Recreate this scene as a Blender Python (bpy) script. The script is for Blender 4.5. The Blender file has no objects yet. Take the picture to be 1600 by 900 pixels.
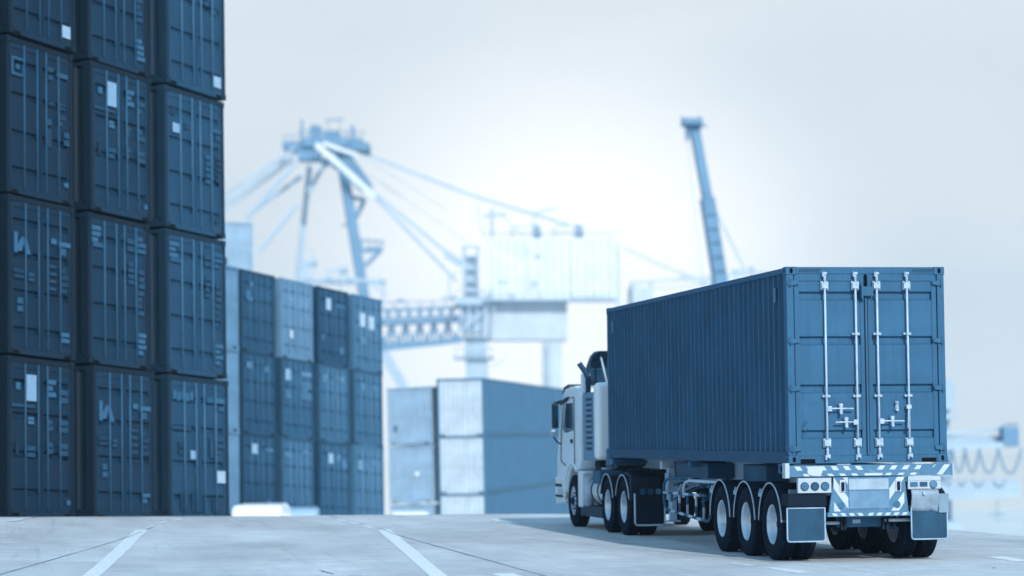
import bpy, bmesh, math, random
from mathutils import Vector, Matrix, Euler
random.seed(7)
sc = bpy.context.scene
COL = sc.collection
PI = math.pi

# ------------------------------------------------------------------ camera, sky, sun, exposure
RIGHT = Vector((0.983615532, -0.179961062, -0.010700534))
DOWN = Vector((-0.000213125, 0.058194623, -0.998305234))
FWD = Vector((0.180278784, 0.981950814, 0.057202781))
CAM = Vector((-10.69289, -35.91124, 1.93527))
FPX = 3964.24
cd = bpy.data.cameras.new('camera'); cam = bpy.data.objects.new('camera', cd); COL.objects.link(cam)
m = Matrix((RIGHT, -DOWN, -FWD)).transposed().to_4x4(); m.translation = CAM
cam.matrix_world = m
cd.sensor_width = 36.0; cd.lens = 36 * FPX / 1600
cd.clip_start = 0.5; cd.clip_end = 12000
cd.dof.use_dof = True; cd.dof.focus_distance = 40.5; cd.dof.aperture_fstop = 0.74
sc.camera = cam

SUN_TRAVEL = Vector((-0.95, 7.4, -4.5)).normalized()
to_sun = -SUN_TRAVEL
elev = math.asin(to_sun.z); azim = math.atan2(to_sun.x, to_sun.y)
w = bpy.data.worlds.new("World"); sc.world = w; w.use_nodes = True
nt = w.node_tree; N = nt.nodes; LK = nt.links
for n in list(N): N.remove(n)
out = N.new('ShaderNodeOutputWorld'); bg = N.new('ShaderNodeBackground'); bg.inputs['Strength'].default_value = 0.1
sky = N.new('ShaderNodeTexSky'); sky.sky_type = 'NISHITA'; sky.sun_disc = False
sky.sun_elevation = elev; sky.sun_rotation = azim; sky.dust_density = 4.0; sky.air_density = 1.2
tc = N.new('ShaderNodeTexCoord')
glow_dir = (FWD * FPX + RIGHT * (905 - 800) + DOWN * (510 - 450)).normalized()
dot = N.new('ShaderNodeVectorMath'); dot.operation = 'DOT_PRODUCT'; dot.inputs[1].default_value = glow_dir
nrm = N.new('ShaderNodeVectorMath'); nrm.operation = 'NORMALIZE'
LK.new(tc.outputs['Generated'], nrm.inputs[0]); LK.new(nrm.outputs[0], dot.inputs[0])
ac = N.new('ShaderNodeMath'); ac.operation = 'ARCCOSINE'; LK.new(dot.outputs['Value'], ac.inputs[0])
mr = N.new('ShaderNodeMapRange'); mr.interpolation_type = 'SMOOTHERSTEP'
mr.inputs['From Min'].default_value = 0.02; mr.inputs['From Max'].default_value = 0.15
mr.inputs['To Min'].default_value = 1.0; mr.inputs['To Max'].default_value = 0.0
LK.new(ac.outputs[0], mr.inputs['Value'])
noi = N.new('ShaderNodeTexNoise'); noi.inputs['Scale'].default_value = 6; noi.inputs['Detail'].default_value = 5
mpn = N.new('ShaderNodeMapping'); mpn.inputs['Scale'].default_value = (1, 1, 3)
LK.new(nrm.outputs[0], mpn.inputs[0]); LK.new(mpn.outputs[0], noi.inputs['Vector'])
cr = N.new('ShaderNodeValToRGB'); cr.color_ramp.elements[0].position = .3; cr.color_ramp.elements[1].position = .75
cr.color_ramp.elements[0].color = (7.25, 7.95, 8.4, 1); cr.color_ramp.elements[1].color = (8.35, 8.75, 9.0, 1)
LK.new(noi.outputs['Fac'], cr.inputs[0])
mx = N.new('ShaderNodeMix'); mx.data_type = 'RGBA'; mx.inputs['B'].default_value = (13.2, 12.9, 12.6, 1)
LK.new(mr.outputs[0], mx.inputs['Factor']); LK.new(cr.outputs[0], mx.inputs['A'])
mx2 = N.new('ShaderNodeMix'); mx2.data_type = 'RGBA'; mx2.inputs['Factor'].default_value = 0.93
mxb = N.new('ShaderNodeMix'); mxb.data_type = 'RGBA'; mxb.inputs['Factor'].default_value = 0.7; mxb.inputs['B'].default_value = (2.2, 7.0, 11.8, 1)  # overhead blue added out of view to tint and lift the shade
LK.new(sky.outputs[0], mxb.inputs['A']); LK.new(mxb.outputs['Result'], mx2.inputs['A']); LK.new(mx.outputs['Result'], mx2.inputs['B'])
sepz = N.new('ShaderNodeSeparateXYZ'); LK.new(nrm.outputs[0], sepz.inputs[0])
el = N.new('ShaderNodeMapRange'); el.interpolation_type = 'SMOOTHSTEP'
el.inputs['From Min'].default_value = 0.2; el.inputs['From Max'].default_value = 0.5; el.inputs['To Min'].default_value = 0.96; el.inputs['To Max'].default_value = 0.08
LK.new(sepz.outputs['Z'], el.inputs['Value']); LK.new(el.outputs[0], mx2.inputs['Factor'])
LK.new(mx2.outputs['Result'], bg.inputs['Color']); LK.new(bg.outputs[0], out.inputs['Surface'])

sl = bpy.data.lights.new('sun', 'SUN'); sl.energy = 3.6; sl.angle = math.radians(0.6); sl.color = (1.0, 0.985, 0.955)
so = bpy.data.objects.new('sun', sl); COL.objects.link(so)
so.rotation_euler = SUN_TRAVEL.to_track_quat('-Z', 'Y').to_euler(); so.location = (0, -20, 40)
sc.view_settings.view_transform = 'Standard'; sc.view_settings.look = 'None'
sc.view_settings.exposure = 0.0; sc.view_settings.gamma = 1.0; sc.view_settings.use_curve_mapping = False
sc.cycles.volume_bounces = 1; sc.cycles.max_bounces = 6

# ------------------------------------------------------------------ colour and material helpers
RAMP = [(0, (3, 8, 14)), (.12, (12, 31, 50)), (.25, (22, 58, 84)), (.38, (46, 93, 126)), (.5, (78, 126, 160)),
        (.65, (130, 167, 197)), (.8, (187, 208, 225)), (.9, (221, 233, 242)), (1, (250, 252, 255))]
def s2l(c):
    c /= 255.0
    return c / 12.92 if c <= 0.04045 else ((c + .055) / 1.055) ** 2.4
def duo(v, k=1.0):
    v = max(0, min(1, v))
    for (a, ca), (b, cb) in zip(RAMP, RAMP[1:]):
        if v <= b:
            t = (v - a) / (b - a)
            return tuple(min(.9, s2l(ca[i] + (cb[i] - ca[i]) * t) * k) for i in range(3)) + (1,)
_mats = {}
def mat(name, v, k=1.0, rough=0.55, metal=0.0, var=0.12, scale=3.0, dirt=0.0, dirt_v=0.1, streak=0.0, bump=0.0, bscale=40, spec=0.18, stretch=(1, 1, 1), col=None):
    if name in _mats: return _mats[name]
    M_ = bpy.data.materials.new(name); M_.use_nodes = True; t = M_.node_tree; n = t.nodes; l = t.links
    b = n['Principled BSDF']; b.inputs['Roughness'].default_value = rough; b.inputs['Metallic'].default_value = metal
    b.inputs['Specular IOR Level'].default_value = spec
    co = n.new('ShaderNodeTexCoord'); mp = n.new('ShaderNodeMapping'); mp.inputs['Scale'].default_value = stretch
    l.new(co.outputs['Object'], mp.inputs[0])
    base = col or duo(v, k); lo = tuple(c * (1 - var) for c in base[:3]) + (1,); hi = tuple(min(.92, c * (1 + var)) for c in base[:3]) + (1,)
    nz = n.new('ShaderNodeTexNoise'); nz.inputs['Scale'].default_value = scale; nz.inputs['Detail'].default_value = 6; nz.inputs['Roughness'].default_value = .65
    l.new(mp.outputs[0], nz.inputs['Vector'])
    r = n.new('ShaderNodeValToRGB'); r.color_ramp.elements[0].color = lo; r.color_ramp.elements[1].color = hi
    r.color_ramp.elements[0].position = .32; r.color_ramp.elements[1].position = .68
    l.new(nz.outputs['Fac'], r.inputs[0]); cur = r.outputs[0]
    if dirt > 0:
        n2 = n.new('ShaderNodeTexNoise'); n2.inputs['Scale'].default_value = scale * 2.3; n2.inputs['Detail'].default_value = 9; n2.inputs['Roughness'].default_value = .72
        l.new(mp.outputs[0], n2.inputs['Vector'])
        r2 = n.new('ShaderNodeMapRange'); r2.inputs['From Min'].default_value = .56; r2.inputs['From Max'].default_value = .72; r2.inputs['To Max'].default_value = dirt
        l.new(n2.outputs['Fac'], r2.inputs['Value'])
        x = n.new('ShaderNodeMix'); x.data_type = 'RGBA'; x.inputs['B'].default_value = duo(dirt_v)
        l.new(r2.outputs[0], x.inputs['Factor']); l.new(cur, x.inputs['A']); cur = x.outputs['Result']
    if streak > 0:
        m3 = n.new('ShaderNodeMapping'); m3.inputs['Scale'].default_value = (9, 9, .5); l.new(co.outputs['Object'], m3.inputs[0])
        n3 = n.new('ShaderNodeTexNoise'); n3.inputs['Scale'].default_value = 1.6; n3.inputs['Detail'].default_value = 7; l.new(m3.outputs[0], n3.inputs['Vector'])
        r3 = n.new('ShaderNodeMapRange'); r3.inputs['From Min'].default_value = .5; r3.inputs['From Max'].default_value = .75; r3.inputs['To Max'].default_value = streak
        l.new(n3.outputs['Fac'], r3.inputs['Value'])
        x = n.new('ShaderNodeMix'); x.data_type = 'RGBA'; x.inputs['B'].default_value = duo(dirt_v)
        l.new(r3.outputs[0], x.inputs['Factor']); l.new(cur, x.inputs['A']); cur = x.outputs['Result']
    l.new(cur, b.inputs['Base Color'])
    rr = n.new('ShaderNodeMapRange'); rr.inputs['To Min'].default_value = max(.03, rough - .1); rr.inputs['To Max'].default_value = min(1, rough + .15)
    l.new(nz.outputs['Fac'], rr.inputs['Value']); l.new(rr.outputs[0], b.inputs['Roughness'])
    if bump > 0:
        nb = n.new('ShaderNodeTexNoise'); nb.inputs['Scale'].default_value = bscale; nb.inputs['Detail'].default_value = 4
        l.new(co.outputs['Object'], nb.inputs['Vector'])
        bp = n.new('ShaderNodeBump'); bp.inputs['Strength'].default_value = bump; bp.inputs['Distance'].default_value = .02
        l.new(nb.outputs['Fac'], bp.inputs['Height']); l.new(bp.outputs[0], b.inputs['Normal'])
    _mats[name] = M_
    return M_

# ------------------------------------------------------------------ mesh helpers
class MB:
    def __init__(s): s.v = []; s.f = []; s.mi = []; s.sm = []
    def add(s, vs, fs, mi=0, smooth=False):
        o = len(s.v); s.v += [tuple(p) for p in vs]
        for f in fs: s.f.append([o + i for i in f]); s.mi.append(mi); s.sm.append(smooth)
        return s
    def box(s, x0, x1, y0, y1, z0, z1, mi=0):
        vs = [(x, y, z) for z in (z0, z1) for y in (y0, y1) for x in (x0, x1)]
        return s.add(vs, [(0, 2, 3, 1), (4, 5, 7, 6), (0, 1, 5, 4), (2, 6, 7, 3), (0, 4, 6, 2), (1, 3, 7, 5)], mi)
    def prism(s, poly, ax, a, b, mi=0, smooth=False):
        # poly of 2-D points; ax = extrusion axis. for 'x': (y,z); 'y': (x,z); 'z': (x,y)
        def P(p, t): return (t, p[0], p[1]) if ax == 'x' else (p[0], t, p[1]) if ax == 'y' else (p[0], p[1], t)
        n = len(poly); vs = [P(p, a) for p in poly] + [P(p, b) for p in poly]
        s.add(vs, [tuple(range(n)), tuple(range(2 * n - 1, n - 1, -1))], mi)
        s.add(vs, [(i, i + n, (i + 1) % n + n, (i + 1) % n) for i in range(n)], mi, smooth)
        return s
    def beam(s, p, q, w, h=None, mi=0, up=(0, 0, 1)):
        p = Vector(p); q = Vector(q); h = h or w; d = (q - p)
        if d.length < 1e-6: return s
        d.normalize(); u = Vector(up)
        if abs(d.dot(u)) > .98: u = Vector((0, 1, 0))
        a = d.cross(u).normalized(); b = a.cross(d).normalized()
        vs = []
        for c in (p, q):
            for i, j in ((-1, -1), (1, -1), (1, 1), (-1, 1)): vs.append(c + a * i * w / 2 + b * j * h / 2)
        return s.add(vs, [(0, 3, 2, 1), (4, 5, 6, 7), (0, 1, 5, 4), (1, 2, 6, 5), (2, 3, 7, 6), (3, 0, 4, 7)], mi)
    def tube(s, pts, r, seg=10, mi=0, caps=True):
        pts = [Vector(p) for p in pts]; n = len(pts); rings = []
        prev = None
        for i, p in enumerate(pts):
            d = (pts[min(i + 1, n - 1)] - pts[max(i - 1, 0)]).normalized()
            if prev is None:
                u = Vector((0, 0, 1)) if abs(d.z) < .9 else Vector((0, 1, 0)); a = d.cross(u).normalized()
            else: a = (prev - d * prev.dot(d)).normalized()
            prev = a; b = d.cross(a)
            rr = r[i] if isinstance(r, (list, tuple)) else r
            rings.append([p + a * math.cos(2 * PI * k / seg) * rr + b * math.sin(2 * PI * k / seg) * rr for k in range(seg)])
        vs = [q for R in rings for q in R]; fs = []
        for i in range(n - 1):
            for k in range(seg):
                k2 = (k + 1) % seg; fs.append((i * seg + k, i * seg + k2, (i + 1) * seg + k2, (i + 1) * seg + k))
        s.add(vs, fs, mi, True)
        if caps:
            s.add(rings[0], [tuple(range(seg - 1, -1, -1))], mi); s.add(rings[-1], [tuple(range(seg))], mi)
        return s
    def lathe_x(s, prof, c, seg=40, mi=0, closed=True):
        # prof: (x, r) revolved about the x axis through c
        cx, cy, cz = c; n = len(prof); vs = []; fs = []
        for x, r in prof:
            for k in range(seg):
                a = 2 * PI * k / seg; vs.append((cx + x, cy + r * math.cos(a), cz + r * math.sin(a)))
        rng = range(n) if closed else range(n - 1)
        for i in rng:
            j = (i + 1) % n
            for k in range(seg):
                k2 = (k + 1) % seg; fs.append((i * seg + k, i * seg + k2, j * seg + k2, j * seg + k))
        return s.add(vs, fs, mi, True)
    def build(s, name, mats, parent=None, bevel=0, label=None, seg=2, fixn=True):
        me = bpy.data.meshes.new(name); me.from_pydata(s.v, [], s.f)
        if not isinstance(mats, (list, tuple)): mats = [mats]
        for mm in mats: me.materials.append(mm)
        me.polygons.foreach_set('material_index', s.mi); me.polygons.foreach_set('use_smooth', s.sm)
        if fixn:
            bm = bmesh.new(); bm.from_mesh(me); bmesh.ops.remove_doubles(bm, verts=bm.verts, dist=1e-5)
            bmesh.ops.recalc_face_normals(bm, faces=bm.faces); bm.to_mesh(me); bm.free()
        me.update()
        o = bpy.data.objects.new(name, me); COL.objects.link(o)
        if parent: o.parent = parent
        if bevel:
            md = o.modifiers.new('bevel', 'BEVEL'); md.width = bevel; md.segments = seg; md.limit_method = 'ANGLE'; md.angle_limit = math.radians(40)
        if label: o['label'] = label
        return o
def thing(name, label, cat, mw=None, group=None):
    o = bpy.data.objects.new(name, None); COL.objects.link(o); o.empty_display_size = .3
    if mw is not None: o.matrix_world = mw
    o['label'] = label; o['category'] = cat
    if group: o['group'] = group
    return o
def tag(o, label, cat, group=None):
    o['label'] = label; o['category'] = cat
    if group: o['group'] = group
    return o
def setting(o): o['kind'] = 'structure'; return o
def tree_copy(o, parent=None):
    c = o.copy(); COL.objects.link(c); c.parent = parent
    for ch in [x for x in o.children]: tree_copy(ch, c)
    return c
def at(px, py, d):   # a point of the place at depth d metres, read off the photograph
    return CAM + FWD * d + RIGHT * ((px - 800) / FPX * d) + DOWN * ((py - 450) / FPX * d)

# ------------------------------------------------------------------ ground: road plateau, yard, water, haze
def concrete_mat():
    M_ = bpy.data.materials.new('road_concrete'); M_.use_nodes = True; t = M_.node_tree; n = t.nodes; l = t.links
    b = n['Principled BSDF']; b.inputs['Roughness'].default_value = .75; b.inputs['Specular IOR Level'].default_value = .3
    co = n.new('ShaderNodeTexCoord')
    def noise(scale, st, det=8, rough=.6):
        mp = n.new('ShaderNodeMapping'); mp.inputs['Scale'].default_value = st; l.new(co.outputs['Object'], mp.inputs[0])
        z = n.new('ShaderNodeTexNoise'); z.inputs['Scale'].default_value = scale; z.inputs['Detail'].default_value = det; z.inputs['Roughness'].default_value = rough
        l.new(mp.outputs[0], z.inputs['Vector']); return z.outputs['Fac']
    def mul(a, f, lo, hi, p0=.35, p1=.65):
        r = n.new('ShaderNodeMapRange'); r.inputs['From Min'].default_value = p0; r.inputs['From Max'].default_value = p1
        r.inputs['To Min'].default_value = lo; r.inputs['To Max'].default_value = hi; l.new(f, r.inputs['Value'])
        v = n.new('ShaderNodeVectorMath'); v.operation = 'SCALE'; l.new(a, v.inputs[0]); l.new(r.outputs[0], v.inputs['Scale']); return v.outputs[0]
    rgb = n.new('ShaderNodeRGB'); rgb.outputs[0].default_value = (0.515, 0.55, 0.58, 1)
    c = rgb.outputs[0]
    c = mul(c, noise(.35, (1, .35, 1)), .80, 1.14)
    c = mul(c, noise(1.2, (.8, .5, 1), 10, .7), .9, 1.08)
    c = mul(c, noise(2.2, (.3, 1.6, 1), 8, .75), .84, 1.10)
    c = mul(c, noise(1.1, (4.5, .16, 1), 6, .6), 1.0, .80, .56, .74)       # tyre tracks along the lane        # finishing marks across the slab
    c = mul(c, noise(26, (1, 1, 1), 8, .85), .80, 1.15)
    c = mul(c, noise(5, (1.0, .8, 1), 10, .75), 1.0, .55, .68, .78)      # small stains
    l.new(c, b.inputs['Base Color'])
    bp = n.new('ShaderNodeBump'); bp.inputs['Strength'].default_value = .35; bp.inputs['Distance'].default_value = .01
    l.new(noise(45, (1, 1, 1), 6, .8), bp.inputs['Height']); l.new(bp.outputs[0], b.inputs['Normal'])
    return M_
RC = concrete_mat()
crest = [(-58, -45, .4), (-38, -18, .4), (-22, 7.5, .4), (-15.5, 16.3, .4)]
for px_, d_ in ((-40, 53.4), (20, 54.6), (80, 56.0), (140, 57.5), (200, 59.0), (260, 60.4), (310, 61.6), (350, 62.4)):
    p_ = at(px_, 808 - px_ * .004, d_); crest.append((p_.x, p_.y, p_.z))
crest += [(-5.7, 26.15, 0), (-2.5, 25.2, 0), (.3, 24.35, 0), (3.1, 22.8, 0), (4.6, 20.3, 0), (5.6, 16.6, 0), (6.15, 13.2, 0), (6.38, 10.6, 0), (6.5, 7.0, 0), (6.62, 0, 0), (6.8, -60, 0)]
near = []
n = len(crest)
for i, (x, y, z) in enumerate(crest): near.append((-58 + 64.7 * min(1, max(0, (x + 58) / 64.7)) ** 1.0, -60.0))
road = MB(); RR = 24; vs = []
for i in range(n):
    cx_, cy_, cz_ = crest[i]; nx_, ny_ = near[i]
    for j in range(RR + 1):
        t_ = j / RR; dist = math.hypot(cx_ - nx_, cy_ - ny_) * (1 - t_)
        q = max(0, 1 - dist / 11.0); q = q * q * (3 - 2 * q)
        vs.append((nx_ + (cx_ - nx_) * t_, ny_ + (cy_ - ny_) * t_, cz_ * q))
# finer rows near the crest
vs = []
TT = [0, .2, .4, .6, .75] + [.75 + .25 * k / 19 for k in range(1, 20)]
for i in range(n):
    cx_, cy_, cz_ = crest[i]; nx_, ny_ = near[i]
    for t_ in TT:
        dist = math.hypot(cx_ - nx_, cy_ - ny_) * (1 - t_); q = max(0, 1 - dist / 13.0); q = q * q * (3 - 2 * q)
        vs.append((nx_ + (cx_ - nx_) * t_, ny_ + (cy_ - ny_) * t_, cz_ * q))
k_ = len(TT)
fs = [(i * k_ + j, (i + 1) * k_ + j, (i + 1) * k_ + j + 1, i * k_ + j + 1) for i in range(n - 1) for j in range(k_ - 1)]
road.add(vs, fs, 0, True)
from mathutils.bvhtree import BVHTree
ROAD_BVH = BVHTree.FromPolygons(vs, fs)
def road_z(x, y):
    h = ROAD_BVH.ray_cast(Vector((x, y, 10)), Vector((0, 0, -1)))
    return h[0].z if h[0] is not None else 0.0
sk = []
for i, (x, y, z) in enumerate(crest):       # embankment falling away beyond the crest
    a_ = Vector(crest[max(i - 1, 0)][:2]); b_ = Vector(crest[min(i + 1, n - 1)][:2]); d = (b_ - a_).normalized(); nn = Vector((-d.y, d.x))
    sk.append((x + nn.x * 3.2, y + nn.y * 3.2, -1.28))
road.add(list(crest) + sk, [(i, i + 1, n + i + 1, n + i) for i in range(n - 1)])
o = road.build('road', RC, fixn=False); setting(o)
# joints (thin dark seams) and painted dashes on the slab
def strip(mb, a, b, w0, w1=None, z=.004, jag=0, seg=14):
    a = Vector(a); b = Vector(b); d = (b - a).normalized(); nn = Vector((-d.y, d.x)); w1 = w1 or w0
    L_ = []; R_ = []
    for i in range(seg + 1):
        t = i / seg; p = a.lerp(b, t); ww = w0 + (w1 - w0) * t
        zz = z + road_z(p.x, p.y); L_.append((p.x + nn.x * (ww / 2 + random.uniform(-jag, jag)), p.y + nn.y * (ww / 2), zz)); R_.append((p.x - nn.x * (ww / 2 + random.uniform(-jag, jag)), p.y - nn.y * ww / 2, zz))
    mb.add(L_ + R_, [(i, i + 1, seg + 2 + i, seg + 1 + i) for i in range(seg)])
def paint_mat():
    M_ = bpy.data.materials.new('worn_white_paint'); M_.use_nodes = True; t = M_.node_tree; n = t.nodes; l = t.links
    b = n['Principled BSDF']; b.inputs['Roughness'].default_value = .6
    co = n.new('ShaderNodeTexCoord'); z = n.new('ShaderNodeTexNoise'); z.inputs['Scale'].default_value = 14; z.inputs['Detail'].default_value = 9; z.inputs['Roughness'].default_value = .75
    l.new(co.outputs['Object'], z.inputs['Vector'])
    r = n.new('ShaderNodeValToRGB'); r.color_ramp.elements[0].position = .33; r.color_ramp.elements[0].color = (.38, .48, .56, 1)
    r.color_ramp.elements[1].position = .5; r.color_ramp.elements[1].color = (.74, .78, .8, 1)
    l.new(z.outputs['Fac'], r.inputs[0]); l.new(r.outputs[0], b.inputs['Base Color']); return M_
PM = paint_mat()
mk = MB()
strip(mk, (-10.20, -1.2), (-8.80, 16.85), .25, .27, jag=.012)
strip(mk, (-8.66, 17.6), (-8.42, 19.3), .10, .08, jag=.02)
strip(mk, (-8.25, 20.4), (-8.05, 21.8), .16, .1, jag=.03)
strip(mk, (-7.8, 22.6), (-7.6, 24.2), .2, .12, jag=.03)
strip(mk, (-5.58, -3.1), (-3.93, 15.7), .25, .27, jag=.012)
strip(mk, (-3.98, 16.6), (-4.0, 18.4), .22, .15, jag=.03)
strip(mk, (-4.03, 19.2), (-4.05, 20.6), .18, .12, jag=.03)
strip(mk, (-4.05, 21.6), (-4.05, 23.0), .2, .12, jag=.03)
strip(mk, (-11.5, 17.6), (-11.0, 20.6), .3, .2, jag=.04)
strip(mk, (-.82, 17.8), (-.78, 20.9), .22, .2, jag=.03)
strip(mk, (-.74, -.6), (-.84, .4), .1, .14, jag=.03)
strip(mk, (-.56, -2.6), (-.66, -1.1), .3, .14, jag=.03)
strip(mk, (-4.52, -3.4), (-4.5, -1.2), .3, .3, jag=.02)
strip(mk, (3.25, -.9), (3.35, .6), .28, .28, jag=.03)
o = mk.build('road_marking', PM, fixn=False); setting(o)
jm = MB()
def seam(pts, w=.018):
    for a, b in zip(pts, pts[1:]): strip(jm, a, b, w, w, z=.006, jag=.004)
seam([(-11.9, -3.5), (-11.35, 1.19), (-9.07, 14.24), (-8.5, 18.2)])
seam([(-4.06, -4), (-4.06, -1.49), (-4.06, 12.86), (-3.93, 15.96), (-3.98, 23.19), (-4.0, 25.2)])
seam([(.45, -4.5), (.1, -1.5), (-.6, 2.2), (-1.4, 6.2), (-2.0, 10)], .014)
seam([(2.4, 4.9), (3.5, 3.94), (5.2, 3.1), (6.4, 2.7)], .016)
for x, y, s_ in ((-7.0, 4.0, .10), (-6.6, -.9, .16), (-7.5, 9.0, .08), (-5.9, 3.4, .12), (-9.9, 3.9, .06), (-7.7, 3.2, .05), (-5.0, 8.6, .08), (-11.0, 9, .06), (-9.1, 5.0, .08), (-5.9, 1.9, .05), (4.7, 1.5, .04), (2.2, -2.4, .05), (1.6, 5.8, .03)):
    a0 = random.uniform(-.4, .4)
    strip(jm, (x, y), (x + s_ * math.cos(a0), y + s_ * 3 * math.sin(a0) + .05), .06, .02, z=.008, jag=.01, seg=5)
strip(jm, (-6.85, .5), (-6.76, -.5), .02, .03, z=.008, jag=.01)
o = jm.build('road_joint', mat('joint_tar', .42, rough=.9), fixn=False); setting(o)

fw = Vector((FWD.x, FWD.y, 0)).normalized(); rt = Vector((fw.y, -fw.x, 0))
prof = [(-120, -1.3), (40, -1.3), (60, -1.3), (84, -1.55), (92, -1.9), (112, -3.2), (123, -4.4), (145, -4.9), (200, -7.5), (330, -12.5), (450, -17.0), (600, -17.2), (601, -22.5)]
yd = MB(); vs = []
for d, z in prof:
    for q in (-700, -150, -40, 40, 150, 700):
        p = Vector((CAM.x, CAM.y, 0)) + fw * d + rt * q; vs.append((p.x, p.y, z))
k = 6
yd.add(vs, [(i * k + j, i * k + j + 1, (i + 1) * k + j + 1, (i + 1) * k + j) for i in range(len(prof) - 1) for j in range(k - 1)])
setting(yd.build('yard', mat('yard_concrete', .72, .9, col=(.62, .64, .62, 1), rough=.85, var=.15, scale=.2, dirt=.4, dirt_v=.45), fixn=False))
wt = MB(); p = CAM + fw * 1500
wt.box(-1500, 1500, -300, 1900, -21, -19)
wm = mat('harbour_water', .96, .85, col=(.66, .60, .50, 1), rough=.06, var=.04, scale=.02, spec=.6)
setting(wt.build('water', wm))
hz = MB(); hz.box(-1520, 1520, -320, 1920, -24, 110)
hm = bpy.data.materials.new('haze_air'); hm.use_nodes = True; t = hm.node_tree
for nn in list(t.nodes): t.nodes.remove(nn)
oo = t.nodes.new('ShaderNodeOutputMaterial'); pv = t.nodes.new('ShaderNodeVolumePrincipled')
pv.inputs['Color'].default_value = (.76, .9, 1, 1); pv.inputs['Density'].default_value = .00025; pv.inputs['Anisotropy'].default_value = .6
t.links.new(pv.outputs[0], oo.inputs['Volume'])
o = hz.build('haze', hm); o['kind'] = 'stuff'; o['label'] = 'pale bluish haze over the port'
HAZE = o

# ------------------------------------------------------------------ shipping containers
CW, CH, CL = 2.438, 2.896, 12.192
def corrugated(mb, side, L, H, pitch=.278, depth=.05, z0=.16, z1=None, y0=.12, y1=None, mi=0, lit_ridges=False):
    z1 = z1 or H - .09; y1 = y1 or L - .12
    x = 0 if side < 0 else CW; sgn = 1 if side < 0 else -1
    nn = round((y1 - y0) / pitch); pt = (y1 - y0) / nn; ys = []
    for i in range(nn):
        a = y0 + i * pt
        ys += [(a, .008), (a + pt * .30, .008), (a + pt * .5, .008 + depth), (a + pt * .80, .008 + depth)]
    ys.append((y1, .008))
    vs = [(x + sgn * d, y, z) for y, d in ys for z in (z0, z1)]
    mb.add(vs, [(2 * i, 2 * i + 1, 2 * i + 3, 2 * i + 2) for i in range(len(ys) - 1)], mi)
    if lit_ridges:      # light catching each ridge, painted on as pale lines along its arris
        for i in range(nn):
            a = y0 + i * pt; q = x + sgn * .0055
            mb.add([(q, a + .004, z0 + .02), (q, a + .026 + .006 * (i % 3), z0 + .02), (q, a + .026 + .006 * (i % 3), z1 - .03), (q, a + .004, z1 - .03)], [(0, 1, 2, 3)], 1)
def door_poly(x0, x1, z0, z1, bands, d=.05):
    # one steel leaf: flat field with three sunken bands whose upper and lower lips slope
    mb = MB(); yf = .03
    prof = [(z0, yf)]
    for zb in sorted(bands):
        prof += [(zb - .075, yf), (zb - .05, yf + d), (zb + .035, yf + d), (zb + .06, yf)]
    prof += [(z1, yf)]
    mg = .07
    vs = []; 
    for z, y in prof: vs += [(x0 + mg, y, z), (x1 - mg, y, z)]
    mb.add(vs, [(2 * i, 2 * i + 1, 2 * i + 3, 2 * i + 2) for i in range(len(prof) - 1)])
    mb.box(x0, x0 + mg, yf - .012, yf + .06, z0, z1); mb.box(x1 - mg, x1, yf - .012, yf + .06, z0, z1)
    mb.box(x0 + mg, x1 - mg, yf - .014, yf + .05, z0 - .001, z0 + .10); mb.box(x0 + mg, x1 - mg, yf - .014, yf + .05, z1 - .10, z1 + .001)
    mb.box(x0 + .01, x1 - .01, yf + .08, yf + .1, z0 + .01, z1 - .01)
    return mb
BARX = (.58, 1.05, 1.38, 1.845)

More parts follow.
